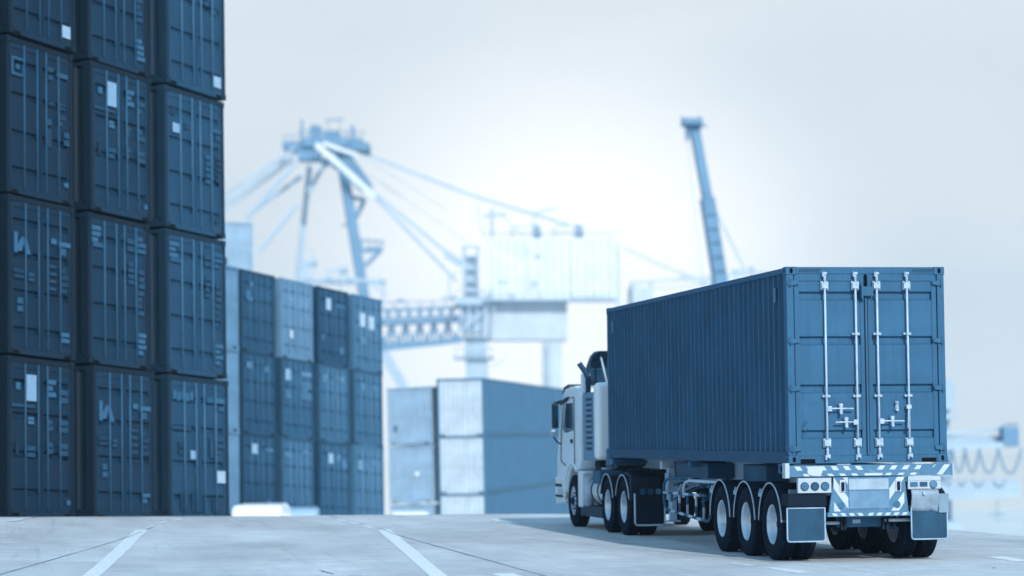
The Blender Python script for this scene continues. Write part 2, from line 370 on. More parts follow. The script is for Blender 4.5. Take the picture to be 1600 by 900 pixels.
def frame_parts(root, L, H, m_side, m_post, m_end, detail=True):
    W = CW
    mb = MB(); corrugated(mb, -1, L, H, lit_ridges=detail); mb.build('side_panel', [m_side, RIDGE_LIGHT] if detail else m_side, root, fixn=False)
    mb = MB(); corrugated(mb, 1, L, H); mb.build('side_panel', m_side, root, fixn=False)
    mb = MB(); mb.box(.06, W - .06, .15, L - .06, .12, H - .02); mb.build('roof', m_side, root)
    mb = MB()
    for x0, x1 in ((0, .06), (W - .06, W)):
        mb.box(x0, x1, .17, L - .17, H - .09, H - .012)
    mb.build('top_rail', m_post, root, bevel=.006)
    mb = MB()
    for x0, x1 in ((.004, .05), (W - .05, W - .004)):
        mb.box(x0, x1, .17, L - .17, .005, .165)
        mb.box(x0 - (.004 if x0 < 1 else 0), x1 + (0 if x0 < 1 else .004), .17, L - .17, .155, .175)
    mb.build('bottom_rail', m_side, root, bevel=.004)
    for x0, x1 in ((0, .115), (W - .115, W)):
        for y0, y1 in ((0, .13), (L - .13, L)):
            mb = MB(); mb.box(x0 + .003, x1 - .003, y0 + .003, y1 - .003, .118, H - .118); mb.build('corner_post', m_post, root, bevel=.008)
    for x0, x1 in ((-.004, .16), (W - .16, W + .004)):
        for y0, y1 in ((-.005, .178), (L - .178, L + .005)):
            for z0, z1 in ((0, .118), (H - .118, H)):
                mb = MB(); mb.box(x0, x1, y0, y1, z0, z1)
                if detail and y0 < 1:
                    c = (x0 + x1) / 2; zc = (z0 + z1) / 2
                    poly = [(c + .027 * math.cos(a), zc + (.018 if math.sin(a) > 0 else -.018) + .024 * math.sin(a)) for a in [2 * PI * k / 16 for k in range(16)]]
                    mb.prism(poly, 'y', y0 - .002, y0 + .02, mi=1)
                    if x0 < 1:
                        poly = [((y0 + y1) / 2 + .03 * math.cos(a), zc + .022 * math.sin(a)) for a in [2 * PI * k / 14 for k in range(14)]]
                        mb.prism(poly, 'x', x0 - .002, x0 + .02, mi=1)
                mb.build('corner_casting', [m_post, BLK], root, bevel=.007 if detail else 0)
    mb = MB()   # header and sill across the door end, plain front end
    mb.box(.163, W - .163, .006, .12, H - .105, H - .004)
    if detail:
        for s0 in (.19, W - .50):
            for i in range(11):
                x = s0 + i * .029; mb.prism([(x, H - .085), (x + .011, H - .085), (x + .041, H - .03), (x + .030, H - .03)], 'y', .002, .01, mi=1)
    mb.build('door_header', [m_post, BLK], root, bevel=.004)
    mb = MB()
    mb.box(.163, W - .163, .006, .14, .001, .108)
    for x0, x1 in ((.175, .40), (W - .40, W - .175)): mb.box(x0, x1, .002, .1, .004, .066, mi=1)
    mb.build('door_sill', [m_end, BLK], root)
    mb = MB(); mb.box(.115, W - .115, L - .05, L - .02, .02, H - .02); mb.build('end_panel', m_end, root)

def bar_assembly(i, H, root, m_bar, detail=True, handles=True, r=.0165):
    x = BARX[i]; mb = MB()
    mb.tube([(x, -.03, .12), (x, -.03, H - .12)], r, 10)
    bar = mb.build('locking_bar', m_bar, root)
    if not detail: return bar
    for zz in (0, 1):     # cams and keepers at the bottom and at the top
        k = MB(); z = (.10, H - .10)[zz]
        s = 1 if z < 1 else -1
        k.box(x - .028, x + .028, -.065, .004, z - .018, z + .018); k.box(x - .04, x - .014, -.055, .004, z - .05, z + .02); k.box(x + .012, x + .04, -.05, .004, z - .03 * s, z + .03)
        k.tube([(x, -.03, z), (x, -.03, z + s * .12)], .022, 10)
        z = (.30, H - .28)[zz]
        k.box(x - .058, x - .024, -.02, .02, z - .065, z + .065); k.box(x + .024, x + .058, -.02, .02, z - .065, z + .065); k.box(x - .05, x + .05, -.052, -.012, z - .045, z + .045)
        for dx in (-.04, .04):
            for dz in (-.045, .045): k.tube([(x + dx, -.026, z + dz), (x + dx, -.018, z + dz)], .009, 6)
        k.build('cam_bracket', GALV, bar, bevel=.003)
    for z in ([.985] + ([1.90] if i else [])):
        g = MB(); g.box(x - .06, x + .06, -.022, .02, z - .016, z + .016); g.box(x - .024, x + .024, -.056, -.01, z - .022, z + .022); g.build('guide_bracket', GALV, bar, bevel=.003)
    return bar

def door_end(root, H, m_door, m_bar, detail=True, bars=True, open_hint=0):
    W = CW; z0, z1 = .112, H - .108
    bands = [(H - 2.896) + b for b in (2.43, 1.83, 1.13, .45)]
    if detail: bands = [2.47, 1.81, 1.10, .43]
    for k, (x0, x1) in enumerate(((.125, 1.205), (1.235, W - .125))):
        d = door_poly(x0, x1, z0, z1, bands).build('door', m_door, root, fixn=False)
        if detail:
            for z in (.215, 1.10, 1.80, 2.655):
                h = MB(); hx = (.02, .19) if k == 0 else (W - .19, W - .02)
                a, b = hx
                if k == 0: poly = [(a, z - .032), (a + .07, z - .04), (b, z - .022), (b, z + .022), (a + .07, z + .04), (a, z + .032)]
                else: poly = [(a, z - .022), (b - .07, z - .04), (b, z - .032), (b, z + .032), (b - .07, z + .04), (a, z + .022)]
                h.prism(poly, 'y', -.022, .008); c = a + .035 if k == 0 else b - .035
                h.tube([(c, -.022, z - .055), (c, -.022, z + .055)], .013, 8)
                h.build('hinge', m_door, d, bevel=.003)
            g = MB()
            gx = x1 - .012 if k == 0 else x0
            g.box(gx, gx + .012, .005, .03, z0 + .02, z1 - .02); g.build('gasket', BLKS, d)
        if bars:
            for i in ((0, 1) if k == 0 else (2, 3)): bar_assembly(i, H, d, m_bar, detail)
    return root

BLK = mat('black_void', 0, rough=.9, var=.1)
BLKS = mat('dark_rubber_seal', .11, rough=.8)
GALV = mat('galvanised_steel', .76, .82, rough=.38, metal=.25, var=.2, scale=14, dirt=.7, dirt_v=.35)
C_SIDE = mat('container_blue_side', .33, .98, rough=.55, var=.2, scale=.8, dirt=.4, dirt_v=.22, streak=.22, bump=.12, bscale=6)  # darker than the door paint: the side's shade is in the colour
C_DOOR = mat('container_blue_door', .385, 1.0, rough=.5, var=.12, scale=1.3, dirt=.35, dirt_v=.26, streak=.25, bump=.05, bscale=8)
def ridge_light_mat():
    M_ = mat('ridge_light', .48, .98, rough=.5, var=.3, scale=5, dirt=.0, stretch=(1, 1, .3), spec=.2); t = M_.node_tree; n = t.nodes; l = t.links
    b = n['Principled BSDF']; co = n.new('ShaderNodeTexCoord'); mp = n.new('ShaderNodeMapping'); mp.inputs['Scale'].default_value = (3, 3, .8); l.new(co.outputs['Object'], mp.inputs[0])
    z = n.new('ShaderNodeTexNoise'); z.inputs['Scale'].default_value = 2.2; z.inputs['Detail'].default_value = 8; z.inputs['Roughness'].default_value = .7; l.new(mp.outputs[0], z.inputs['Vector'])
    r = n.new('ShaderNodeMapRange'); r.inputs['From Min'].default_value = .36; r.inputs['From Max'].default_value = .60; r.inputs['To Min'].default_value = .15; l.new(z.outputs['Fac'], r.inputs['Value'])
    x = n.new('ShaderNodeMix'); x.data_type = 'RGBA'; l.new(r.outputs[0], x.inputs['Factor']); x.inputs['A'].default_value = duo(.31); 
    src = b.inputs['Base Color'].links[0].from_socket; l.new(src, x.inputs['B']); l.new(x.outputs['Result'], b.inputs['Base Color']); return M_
RIDGE_LIGHT = ridge_light_mat()  # broken lighter paint standing in for light on the ridge edges
BAR = mat('painted_bar', .77, .88, rough=.4, var=.12, scale=10, dirt=.5, dirt_v=.5)

TZ = 1.446
cont = thing('shipping_container', 'long blue corrugated shipping container loaded on the trailer behind the white truck cab', 'container', Matrix.Translation((0, 0, TZ)))
frame_parts(cont, CL, CH, C_SIDE, C_DOOR, C_DOOR)
door_end(cont, CH, C_DOOR, BAR)
mb = MB()     # lock box over the door gap
mb.box(1.14, 1.32, -.06, .02, 2.46, 2.60); mb.box(1.13, 1.16, -.075, .02, 2.42, 2.63); mb.box(1.14, 1.18, -.045, .015, 2.40, 2.43)
mb.build('lock_box', C_DOOR, cont, bevel=.006)
mb = MB(); mb.box(1.206, 1.234, .0, .05, .12, 2.46); mb.build('door_seal', C_DOOR, cont)
def handle(x, z, x2, root=cont):
    mb = MB(); s = 1 if x2 > x else -1
    mb.box(min(x, x + s * .07), max(x, x + s * .07), -.062, -.008, z - .038, z + .038)
    mb.tube([(x + s * .05, -.05, z), (x + s * .12, -.062, z + .004), (x2, -.058, z)], .013, 8)
    c = x + (x2 - x) * .52
    mb.box(c - .02, c + .02, -.07, .02, z - .06, z + .06); mb.tube([(c, -.075, z - .06), (c, -.06, z - .06)], .024, 10); mb.box(c - .028, c + .028, -.064, .02, z + .03, z + .075)
    mb.build('door_handle', GALV, root, bevel=.003)
handle(.58, .80, .98); handle(1.05, .60, .70); handle(1.38, .61, 1.76)
mb = MB(); mb.tube([(1.84, -.05, .84), (1.82, -.066, .72), (1.815, -.06, .50)], .013, 8); mb.box(1.80, 1.875, -.062, -.01, .79, .85); mb.build('door_handle', GALV, cont, bevel=.003)
mb = MB(); mb.box(1.645, 1.685, -.03, .03, .76, .88); mb.tube([(1.66, -.03, .90), (1.66, -.02, .87)], .03, 10); mb.beam((1.65, -.02, .87), (1.625, -.02, .78), .008); mb.build('handle_hook', GALV, cont, bevel=.003)
for y in (.62, 11.7):      # small vents high on the side
    mb = MB(); mb.box(-.006, .02, y - .035, y + .035, 2.40, 2.62); mb.build('side_vent', mat('vent_grey', .5), cont, bevel=.004)
# rub marks on the door
mb = MB()
for a, b, wd in (((.19, .47), (.30, .62), .012), ((.2, .40), (.31, .52), .01), ((.22, .55), (.26, .64), .008)):
    A = Vector((a[0], .017, a[1])); B = Vector((b[0], .017, b[1])); mb.beam(A, B, wd, .003, up=(0, 1, 0))
mb.build('scratch', mat('scratch_mark', .3), cont)

# ------------------------------------------------------------------ wheels
TYRE = mat('tyre_rubber', .12, .8, rough=.85, var=.25, scale=4, dirt=.4, dirt_v=.38, spec=.1, bump=.1, bscale=60)
RIM = mat('steel_rim', .84, .9, rough=.36, metal=.55, var=.18, scale=5, dirt=.5, dirt_v=.4)
HUB = mat('hub_steel', .22, .9, rough=.6, metal=.2, dirt=.6, dirt_v=.15)
DKS = mat('dark_chassis_steel', .13, .9, rough=.65, var=.3, dirt=.5, dirt_v=.3)
R = .532
def tyre_mesh(mb, c, w):      # w along x, c = centre
    h = w / 2
    pr = [(-h * .72, .292), (-h * .95, .32), (-h, .40), (-h * .97, .46), (-h * .86, .508), (-h * .78, R - .006), (-h * .70, R)]
    for gx in (-.42, -.14, .14, .42):
        pr += [(h * (gx - .055), R), (h * (gx - .035), R - .014), (h * (gx + .035), R - .014), (h * (gx + .055), R)]
    pr += [(h * .70, R), (h * .78, R - .006), (h * .86, .508), (h * .97, .46), (h, .40), (h * .95, .32), (h * .72, .292)]
    mb.lathe_x(pr, c, 48)
    for sx in (-1, 1):       # raised side ring and shoulder lugs
        mb.lathe_x([(sx * h * .985, .375), (sx * (h + .004), .38), (sx * (h + .004), .388), (sx * h * .985, .393)], c, 48)
def rim_mesh(mb, c, w, side, dish):   # side = -1: faces -x ; dish = how deep the disc sits
    h = w / 2 * .74
    s = side
    mb.lathe_x([(s * h, .300), (s * (h + .014), .296), (s * (h + .010), .282), (s * (h - .02), .268), (s * (h - dish * .55), .250), (s * (h - dish), .236), (s * (h - dish - .01), .13), (s * (h - dish + .03), .115), (s * (h - dish + .03), .002)], c, 48, closed=False)
    mb.lathe_x([(s * h, .300), (-s * h, .300), (-s * h, .27), (s * (h - .03), .27)], c, 40)
def hub_mesh(mb, c, w, side, dish):
    h = w / 2 * .74; s = side; x0 = s * (h - dish)
    mb.lathe_x([(x0, .09), (x0 + s * .05, .085), (x0 + s * .06, .075), (x0 + s * .08, .06), (x0 + s * .085, .002)], c, 24, closed=False)
    for k in range(10):
        a = 2 * PI * k / 10; y = c[1] + .165 * math.cos(a); z = c[2] + .165 * math.sin(a)
        mb.tube([(c[0] + x0 - s * .01, y, z), (c[0] + x0 + s * .035, y, z)], .016, 6)
def wheel_pair(root, side, y, dual=True, xo=None, dish=.15):
    # side -1: left of the vehicle (outer face to -x)
    W = CW; wd = .27
    xs = [(.115, .435)] if side < 0 else [(W - .115, W - .435)]
    for xa, xb in xs:
        for j, xc in enumerate((xa, xb) if dual else (xa + (.03 if side < 0 else -.03),)):
            mb = MB(); tyre_mesh(mb, (xc, y, R), wd if dual else .30)
            wh = mb.build('wheel', TYRE, root, fixn=True)
            s = side if j == 0 else -side
            mb = MB()
            if dual: rim_mesh(mb, (xc, y, R), wd, s, dish); mb.build('rim', RIM, wh)
            else: rim_mesh(mb, (xc, y, R), .30, s, .02); mb.build('rim', RIM, wh)
            if j == 0:
                mb = MB(); hub_mesh(mb, (xc, y, R), wd, s, dish if dual else -.0); mb.build('hub', HUB, wh)

# ------------------------------------------------------------------ trailer
CHS = mat('chassis_pale_blue', .72, .95, rough=.55, var=.15, scale=2, dirt=.6, dirt_v=.38, streak=.4)
CHD = mat('chassis_mid_blue', .40, .9, rough=.6, var=.2, scale=2, dirt=.5, dirt_v=.2)
FEN = mat('fender_black_plastic', .15, .8, rough=.5, var=.2, scale=5, dirt=.3, dirt_v=.3, spec=.25)
TRIM = mat('fender_edge_trim', .78, .9, rough=.45, dirt=.4, dirt_v=.45)
WRK = mat('worn_white_panel', .82, .72, rough=.5, var=.06, scale=4, dirt=.5, dirt_v=.62)
STB = mat('stripe_blue', .52, .8, rough=.5, var=.12, scale=3, dirt=.45, dirt_v=.68)
STW = mat('stripe_white', .86, .74, rough=.42, var=.08, scale=6, dirt=.5, dirt_v=.64)
FLAP = mat('flap_rubber', .38, .6, rough=.55, var=.28, scale=3, dirt=.5, dirt_v=.3, stretch=(1, 1, .5))
LENS = mat('lamp_lens', .45, .9, rough=.25, var=.25, scale=40, bump=.6, bscale=120)
LENSD = mat('lamp_lens_dark', .33, .9, rough=.25, var=.25, scale=30, bump=.5, bscale=120)
BLKR = mat('black_bezel', .08, rough=.5)
tr = thing('semi_trailer', 'three-axle skeletal semi-trailer with chevron striped rear bumper carrying the blue container', 'trailer', Matrix.Translation((0, 0, 0)))
for x in (.70, 1.74):        # main beams
    mb = MB()
    web = [(.06, 1.22), (.06, 1.395), (12.0, 1.395), (12.0, 1.27), (9.55, 1.25), (8.75, 1.10), (8.45, .98), (.5, .98)]
    mb.prism(web, 'x', x - .012, x + .012)
    mb.box(x - .07, x + .07, .06, 12.0, 1.398, 1.42)
    fl = [(.06, 1.21), (.5, .97), (8.45, .97), (8.75, 1.09), (9.55, 1.24), (12.0, 1.26)]
    for (y0, z0), (y1, z1) in zip(fl, fl[1:]): mb.beam((x, y0, z0), (x, y1, z1), .14, .02)
    for y in (1.6, 3.1, 4.6, 6.2, 7.7): mb.box(x - .06, x - .014, y, y + .012, .99, 1.39)
    mb.build('main_beam', CHS, tr)
for y in (.5, 1.7, 3.3, 4.9, 6.4, 8.0, 9.6, 11.6):
    mb = MB(); mb.box(.714, 1.726, y, y + .08, 1.18, 1.34); mb.build('cross_member', CHD, tr, bevel=.005)
for y in (5.9, 11.85):
    for xa, xb in ((.02, .686), (1.754, 2.42)):
        mb = MB(); mb.box(xa, xb, y, y + .14, 1.33, 1.43); mb.build('outrigger', CHD, tr, bevel=.005)
mb = MB(); mb.box(.01, 2.43, 11.98, 12.28, 1.30, 1.44); mb.box(-.02, .12, 12.22, 12.30, 1.28, 1.62); mb.box(2.32, 2.46, 12.22, 12.30, 1.28, 1.62); mb.build('front_bolster', STB, tr, bevel=.006)
mb = MB(); mb.box(.22, .67, 5.5, 7.75, 1.14, 1.40); mb.box(.205, .22, 7.72, 7.76, 1.12, 1.42); mb.build('tool_box', mat('toolbox_blue', .34, .9, rough=.45, dirt=.5, dirt_v=.5), tr, bevel=.01)
mb = MB(); mb.box(.10, .60, 8.25, 8.42, 1.27, 1.42); mb.box(.30, .5, 8.1, 8.3, 1.18, 1.28); mb.tube([(.4, 8.2, 1.28), (.4, 8.2, 1.02)], .05, 12); mb.build('twist_lock', WRK, tr, bevel=.006)
mb = MB(); mb.box(.3, .66, 2.3, 3.6, 1.12, 1.40); mb.build('air_reservoir_box', CHD, tr, bevel=.02)
for x in (.20, 2.05):       # landing legs
    mb = MB(); mb.box(x, x + .17, 8.15, 8.34, .72, 1.30); mb.box(x + .025, x + .145, 8.18, 8.31, .36, .73); mb.box(x - .03, x + .2, 8.1, 8.4, .33, .36)
    mb.beam((x + .1, 8.1, .75), (x + .1, 7.2, 1.2), .05); mb.beam((x + .08, 8.2, .8), (1.2, 8.2, 1.2), .05)
    mb.box(x - .02, x, 8.12, 8.37, .9, 1.2)
    mb.build('landing_leg', CHS, tr, bevel=.006)
mb = MB(); mb.tube([(.1, 8.0, .92), (.12, 7.99, .9), (.35, 8.0, .9), (.37, 8.0, .78), (.3, 8.0, .74)], .014, 8); mb.build('crank_handle', TRIM, tr)
# side guard of banded pipe (grey and white)
def banded(mb, a, b, r, n=8, off=0, seg=10):
    a = Vector(a); b = Vector(b)
    for i in range(n): mb.tube([a.lerp(b, i / n), a.lerp(b, (i + 1) / n)], r, seg, mi=(i + off) % 2)
def guard(root, x, s):
    mb = MB(); r = .026
    # outer hoop, outer face of the guard
    P = [(x, 8.05, 1.02), (x, 8.15, .92), (x, 8.15, .68), (x, 8.05, .60)]
    mb.tube([(x, 6.7, 1.12), (x, 7.7, 1.12), (x, 7.98, 1.08), (x, 8.12, .98), (x, 8.12, .72), (x, 8.02, .60), (x, 7.86, .56)], r, 10)
    banded(mb, (x, 7.86, .56), (x, 5.15, .44), r, 9)
    banded(mb, (x, 8.12, .86), (x, 5.2, .86), r, 8, 1)
    mb.tube([(x, 5.15, .44), (x, 4.98, .47), (x, 4.90, .58), (x, 4.90, .98), (x, 4.96, 1.06), (x, 5.1, 1.1)], r, 10, mi=0)
    mb.tube([(x, 4.9, .62), (x, 4.55, .66)], r * .9, 8, mi=1)
    mb.tube([(x - s * .02, 4.4, 1.10), (x - s * .02, 6.2, 1.10), (x - s * .02, 6.5, 1.06), (x - s * .02, 6.62, .98), (x - s * .02, 6.62, .80)], r, 10, mi=1)
    for i, y in enumerate((7.55, 7.0, 6.45, 5.85, 5.35)):
        banded(mb, (x, y, .87), (x, y, .56 - (7.86 - y) * .044), r * .85, 2, i)
    for y in (7.4, 5.5): mb.beam((x, y, 1.0), (x + s * .55, y, 1.15), .04, mi=0); mb.beam((x, y, .75), (x + s * .55, y, 1.0), .035, mi=0)
    mb.build('side_guard', [CHD, TRIM], root)
guard(tr, .10, 1); guard(tr, 2.34, -1)
AX = (.95, 2.385, 3.83)
for y in AX:
    for s in (-1, 1): wheel_pair(tr, s, y)
    mb = MB(); mb.tube([(.3, y, R), (2.14, y, R)], .075, 12); mb.box(.62, .74, y - .35, y + .35, .66, .74); mb.box(1.70, 1.82, y - .35, y + .35, .66, .74)
    mb.beam((.68, y - .5, .9), (.68, y + .5, .95), .09, .05); mb.beam((1.76, y - .5, .9), (1.76, y + .5, .95), .09, .05)
    mb.tube([(.95, y + .15, .62), (.95, y + .36, .62)], .09, 12); mb.tube([(1.5, y + .15, .62), (1.5, y + .36, .62)], .09, 12)
    mb.build('axle', DKS, tr)
def fender(root, yc, xa, xb, rad=.62, a0=8, a1=172, outer=-1, m=None):
    mb = MB(); t_ = .012; pts = []
    K = 26
    def prof(a): return rad * (1 + .02 * math.sin(a) ** 2)
    A = [math.radians(a0 + (a1 - a0) * k / K) for k in range(K + 1)]
    outr = [(yc + math.cos(a) * rad * .98, R + math.sin(a) * rad * 1.0 + (.0)) for a in A]
    inn = [(yc + math.cos(a) * (rad * .98 - t_), R + math.sin(a) * (rad - t_)) for a in A]
    for (p, q, ip, iq) in zip(outr, outr[1:], inn, inn[1:]):
        vs = []
        for x in (xa, xb): vs += [(x,) + p, (x,) + q, (x,) + iq, (x,) + ip]
        mb.add(vs, [(0, 1, 5, 4), (3, 7, 6, 2), (0, 3, 2, 1), (4, 5, 6, 7)], 0, False)
    fd = mb.build('fender', m or FEN, root)
    mb = MB(); xo = xa if outer < 0 else xb
    mb.tube([(xo, y, z) for y, z in outr], .012, 6)
    # rolled lip
    mb.build('fender_trim', TRIM, fd)
    mb = MB()
    for (p, q) in zip(outr, outr[1:]):
        pass
    return fd
for y in AX:
    fender(tr, y, -.03, .60, a0=4, a1=176); fender(tr, y, 1.84, 2.47, a0=4, a1=176, outer=1)
for y in AX:
    mb = MB(); mb.box(.02, .62, y + .68, y + .73, .98, 1.05); mb.box(.02, .10, y + .62, y + .80, .93, 1.0); mb.build('fender_bracket', CHS, tr)
    mb = MB(); mb.box(1.82, 2.42, y + .68, y + .73, .98, 1.05); mb.build('fender_bracket', CHS, tr)
mb = MB(); mb.box(.10, .62, .36, .40, 1.0, 1.06); mb.build('fender_bracket', CHS, tr)
# rear bumper beam with chevrons
BZ0, BZ1 = 1.255, 1.42
mb = MB(); mb.box(-.02, 2.48, -.06, .05, BZ0, BZ1)
def chev(mb, x, z0, z1, w, sl, y=-.063):
    mb.prism([(x, z0), (x + w, z0), (x + w + sl, z1), (x + sl, z1)], 'y', y, y + .003, mi=1)
mid = 1.27
for i in range(8):
    x = .10 + i * .185
    if i not in (1,): 
        if x + .1 < mid: chev(mb, x, 1.345, 1.405, .085, -.045)
    x = .10 + i * .185 + .09
    if x + .13 < mid - .14: chev(mb, x + .02, 1.262, 1.295, .085, -.03)
for i in range(7):
    x = mid + .05 + i * .19
    if x < 2.0: chev(mb, x, 1.345, 1.405, .085, .045)
    if i and x < 1.95: chev(mb, x - .07, 1.262, 1.295, .085, .03)
chev(mb, mid - .14, 1.262, 1.295, .13, -.0); chev(mb, mid - .01, 1.262, 1.295, .14, 0)
chev(mb, 2.24, 1.262, 1.41, .09, .12); chev(mb, 2.16, 1.36, 1.41, .02, .05)
chev(mb, .28, 1.345, 1.405, .12, -.05)
poly = [(.37 + .115 * math.cos(a), 1.335 + .072 * math.sin(a)) for a in [2 * PI * k / 24 for k in range(24)]]
mb.prism(poly, 'y', -.066, -.06, mi=1)
mb.prism([(2.0, 1.27), (2.18, 1.27), (2.18, 1.40), (2.0, 1.40)], 'y', -.066, -.06, mi=0)
mb.box(.72, .92, -.05, .05, 1.425, 1.434, mi=1)
mb.build('bumper_beam', [STB, STW], tr)
mb = MB(); mb.box(-.085, -.018, -.075, .08, 1.235, 1.455); mb.build('bumper_end_plate', WRK, tr, bevel=.006)
mb = MB(); mb.box(2.482, 2.50, -.075, .08, 1.25, 1.42); mb.build('bumper_end_plate', WRK, tr, bevel=.004)
mb = MB(); mb.tube([(-.02, .35, 1.37), (.12, .35, 1.37)], .05, 12); mb.box(-.02, .1, .1, .5, 1.30, 1.44); mb.build('marker_lamp', CHD, tr)
# lamp boxes
def lamp(mb, x, z, r, y): mb.prism([(x + r * math.cos(a), z + r * math.sin(a)) for a in [2 * PI * k / 24 for k in range(24)]], 'y', y - .008, y, smooth=False)
mb = MB(); mb.box(.115, .625, -.045, .03, 1.015, 1.235); lb = mb.build('lamp_panel', WRK, tr, bevel=.008)
for i, x in enumerate((.215, .37, .525)):
    mb = MB(); lamp(mb, x, 1.112, .064, -.046); b1 = mb.build('lamp_bezel', BLKR, lb)
    mb = MB(); lamp(mb, x, 1.112, .054, -.052); o = mb.build('tail_lamp', [LENS, LENSD, LENS][i], lb)
mb = MB(); mb.box(1.80, 2.31, -.045, .02, 1.17, 1.245); mb.box(1.80, 2.31, -.042, .02, 1.05, 1.17); lb2 = mb.build('lamp_panel', WRK, tr, bevel=.008)
for x0, x1 in ((1.83, 1.95), (1.98, 2.10)):
    mb = MB(); mb.box(x0, x1, -.05, -.04, 1.085, 1.155); o = mb.build('tail_lamp', LENSD if x0 > 1.9 else LENS, lb2, bevel=.008)
mb = MB(); lamp(mb, 2.19, 1.118, .058, -.046); mb.build('lamp_bezel', BLKR, lb2)
mb = MB(); lamp(mb, 2.19, 1.118, .052, -.052); mb.build('tail_lamp', STB, lb2)
# centre striped panel
mb = MB(); mb.prism([(.575, .70), (1.80, .70), (1.745, 1.24), (.66, 1.24)], 'y', -.05, .0)
mb.box(.55, 1.83, -.075, .02, .665, .725)
def clip_stripe(mb, x, w, sl, z0, z1, lo, hi, y=-.054):
    # a sloped stripe clipped to lo..hi in x
    pts = [(x, z0), (x + w, z0), (x + w + sl, z1), (x + sl, z1)]
    def clip(P, c, keep):
        out_ = []
        for i in range(len(P)):
            a, b = P[i], P[(i + 1) % len(P)]; ia, ib = keep(a), keep(b)
            if ia: out_.append(a)
            if ia != ib:
                t = (c - a[0]) / (b[0] - a[0]); out_.append((c, a[1] + t * (b[1] - a[1])))
        return out_
    P = clip(pts, lo, lambda p: p[0] >= lo)
    if P: P = clip(P, hi, lambda p: p[0] <= hi)
    if len(P) >= 3: mb.prism(P, 'y', y, y + .003, mi=1)
for i in range(6):
    clip_stripe(mb, .68 + i * .26 - .3, .12, -.36, .74, 1.235, .655, .875)
    clip_stripe(mb, 1.50 + i * .26 - .75, .12, .36, .74, 1.235, 1.505, 1.735)
for i in range(9): chev(mb, .64 + i * .13, .675, .715, .07, (-.03 if i < 4 else .03), y=-.078)
mb.build('striped_panel', [STB, STW], tr)
mb = MB(); mb.box(.885, 1.495, -.062, -.05, 1.055, 1.215); mb.build('number_plate', mat('plate_pale', .76, .7, rough=.4, var=.15, scale=5, dirt=.6, dirt_v=.62), tr, bevel=.003)
mb = MB(); mb.box(.885, 1.495, -.062, -.05, .775, 1.04); mb.box(.88, 1.50, -.066, -.05, 1.042, 1.052); mb.build('backing_plate', mat('plate_mid', .60, .75, rough=.5, var=.12, scale=6, dirt=.5, dirt_v=.5), tr, bevel=.003)
for x in (.745, 1.60):
    mb = MB(); mb.box(x, x + .085, -.07, -.05, 1.02, 1.20); sk_ = mb.build('socket_plate', STW, tr, bevel=.006)
    mb = MB(); mb.box(x + .02, x + .065, -.10, -.07, 1.04, 1.17); mb.build('socket', BLKS, sk_, bevel=.008)
    mb = MB(); lamp(mb, x + .02, .83, .052, -.056); mb.build('reflector', LENS, tr)
# rear mud flaps
def flap(x0, x1, z0, z1, y, nm='mud_flap', m=FLAP, top=True):
    mb = MB(); r = .05; P = [(x0, z1), (x0, z0 + r), (x0 + r, z0), (x1 - r, z0), (x1, z0 + r), (x1, z1)]
    mb.prism(P, 'y', y, y + .012); o = mb.build(nm, m, tr)
    mb = MB(); pts = [(x0 + .008, y - .006, z1), (x0 + .008, y - .006, z0 + r), (x0 + r * .35, y - .006, z0 + r * .35), (x0 + r, y - .006, z0 + .008), (x1 - r, y - .006, z0 + .008), (x1 - r * .35, y - .006, z0 + r * .35), (x1 - .008, y - .006, z0 + r), (x1 - .008, y - .006, z1)]
    mb.tube(pts, .011, 6)
    if top: mb.tube([(x0, y - .006, z1), (x1, y - .006, z1)], .012, 6)
    mb.build('flap_frame', CHS, o)
flap(-.06, .53, .30, .795, -.02); flap(1.84, 2.41, .305, .80, -.02, top=False)
mb = MB(); mb.box(-.02, .56, .0, .35, .82, 1.0); mb.build('fender_back', BLKS, tr)
# torn sheet above the right flap
mb = MB(); W_ = 12; vs = []
zs = (1.045, 1.0, .95, .90, .84, .79, .74)
for i in range(W_ + 1):
    for j, z in enumerate(zs):
        x = 1.84 + i * .42 / W_
        vs.append((x, -.055 - .03 * math.sin(j * .8) - random.uniform(0, .008), z - (random.uniform(0, .03) if j == 6 else 0) + .015 * math.sin(i * .9) * (j / 6)))
K = len(zs)
mb.add(vs, [(i * K + j, i * K + j + 1, (i + 1) * K + j + 1, (i + 1) * K + j) for i in range(W_) for j in range(K - 1)], 0, True)
o = mb.build('torn_fender_sheet', mat('torn_sheet', .75, .6, rough=.35, var=.15, scale=5, dirt=.5, dirt_v=.5), tr)
md = o.modifiers.new('solid', 'SOLIDIFY'); md.thickness = .006
mb = MB(); mb.lathe_x([(0, .001), (0, .03), (.02, .028), (.02, .001)], (0, 0, 0), 12)
mb = MB(); mb.tube([(2.03, -.09, .99), (2.03, -.12, .99)], .03, 12); mb.build('reflector', GALV, tr)
mb = MB()
for k in range(9):
    a0 = PI / 2 - k * (PI / 2) / 8; a1 = PI / 2 - (k + 1) * (PI / 2) / 8
    if k < 8: mb.add([(2.27 + .15 * math.cos(a0), y, .72 + .37 * math.sin(a0)) for y in (-.04, .3)] + [(2.27 + .15 * math.cos(a1), y, .72 + .37 * math.sin(a1)) for y in (-.04, .3)], [(0, 1, 3, 2)], 0, True)
mb.box(2.27, 2.425, -.042, -.036, .70, .98); 
mb.build('fender_corner', mat('fender_corner_grey', .7, .6), tr)
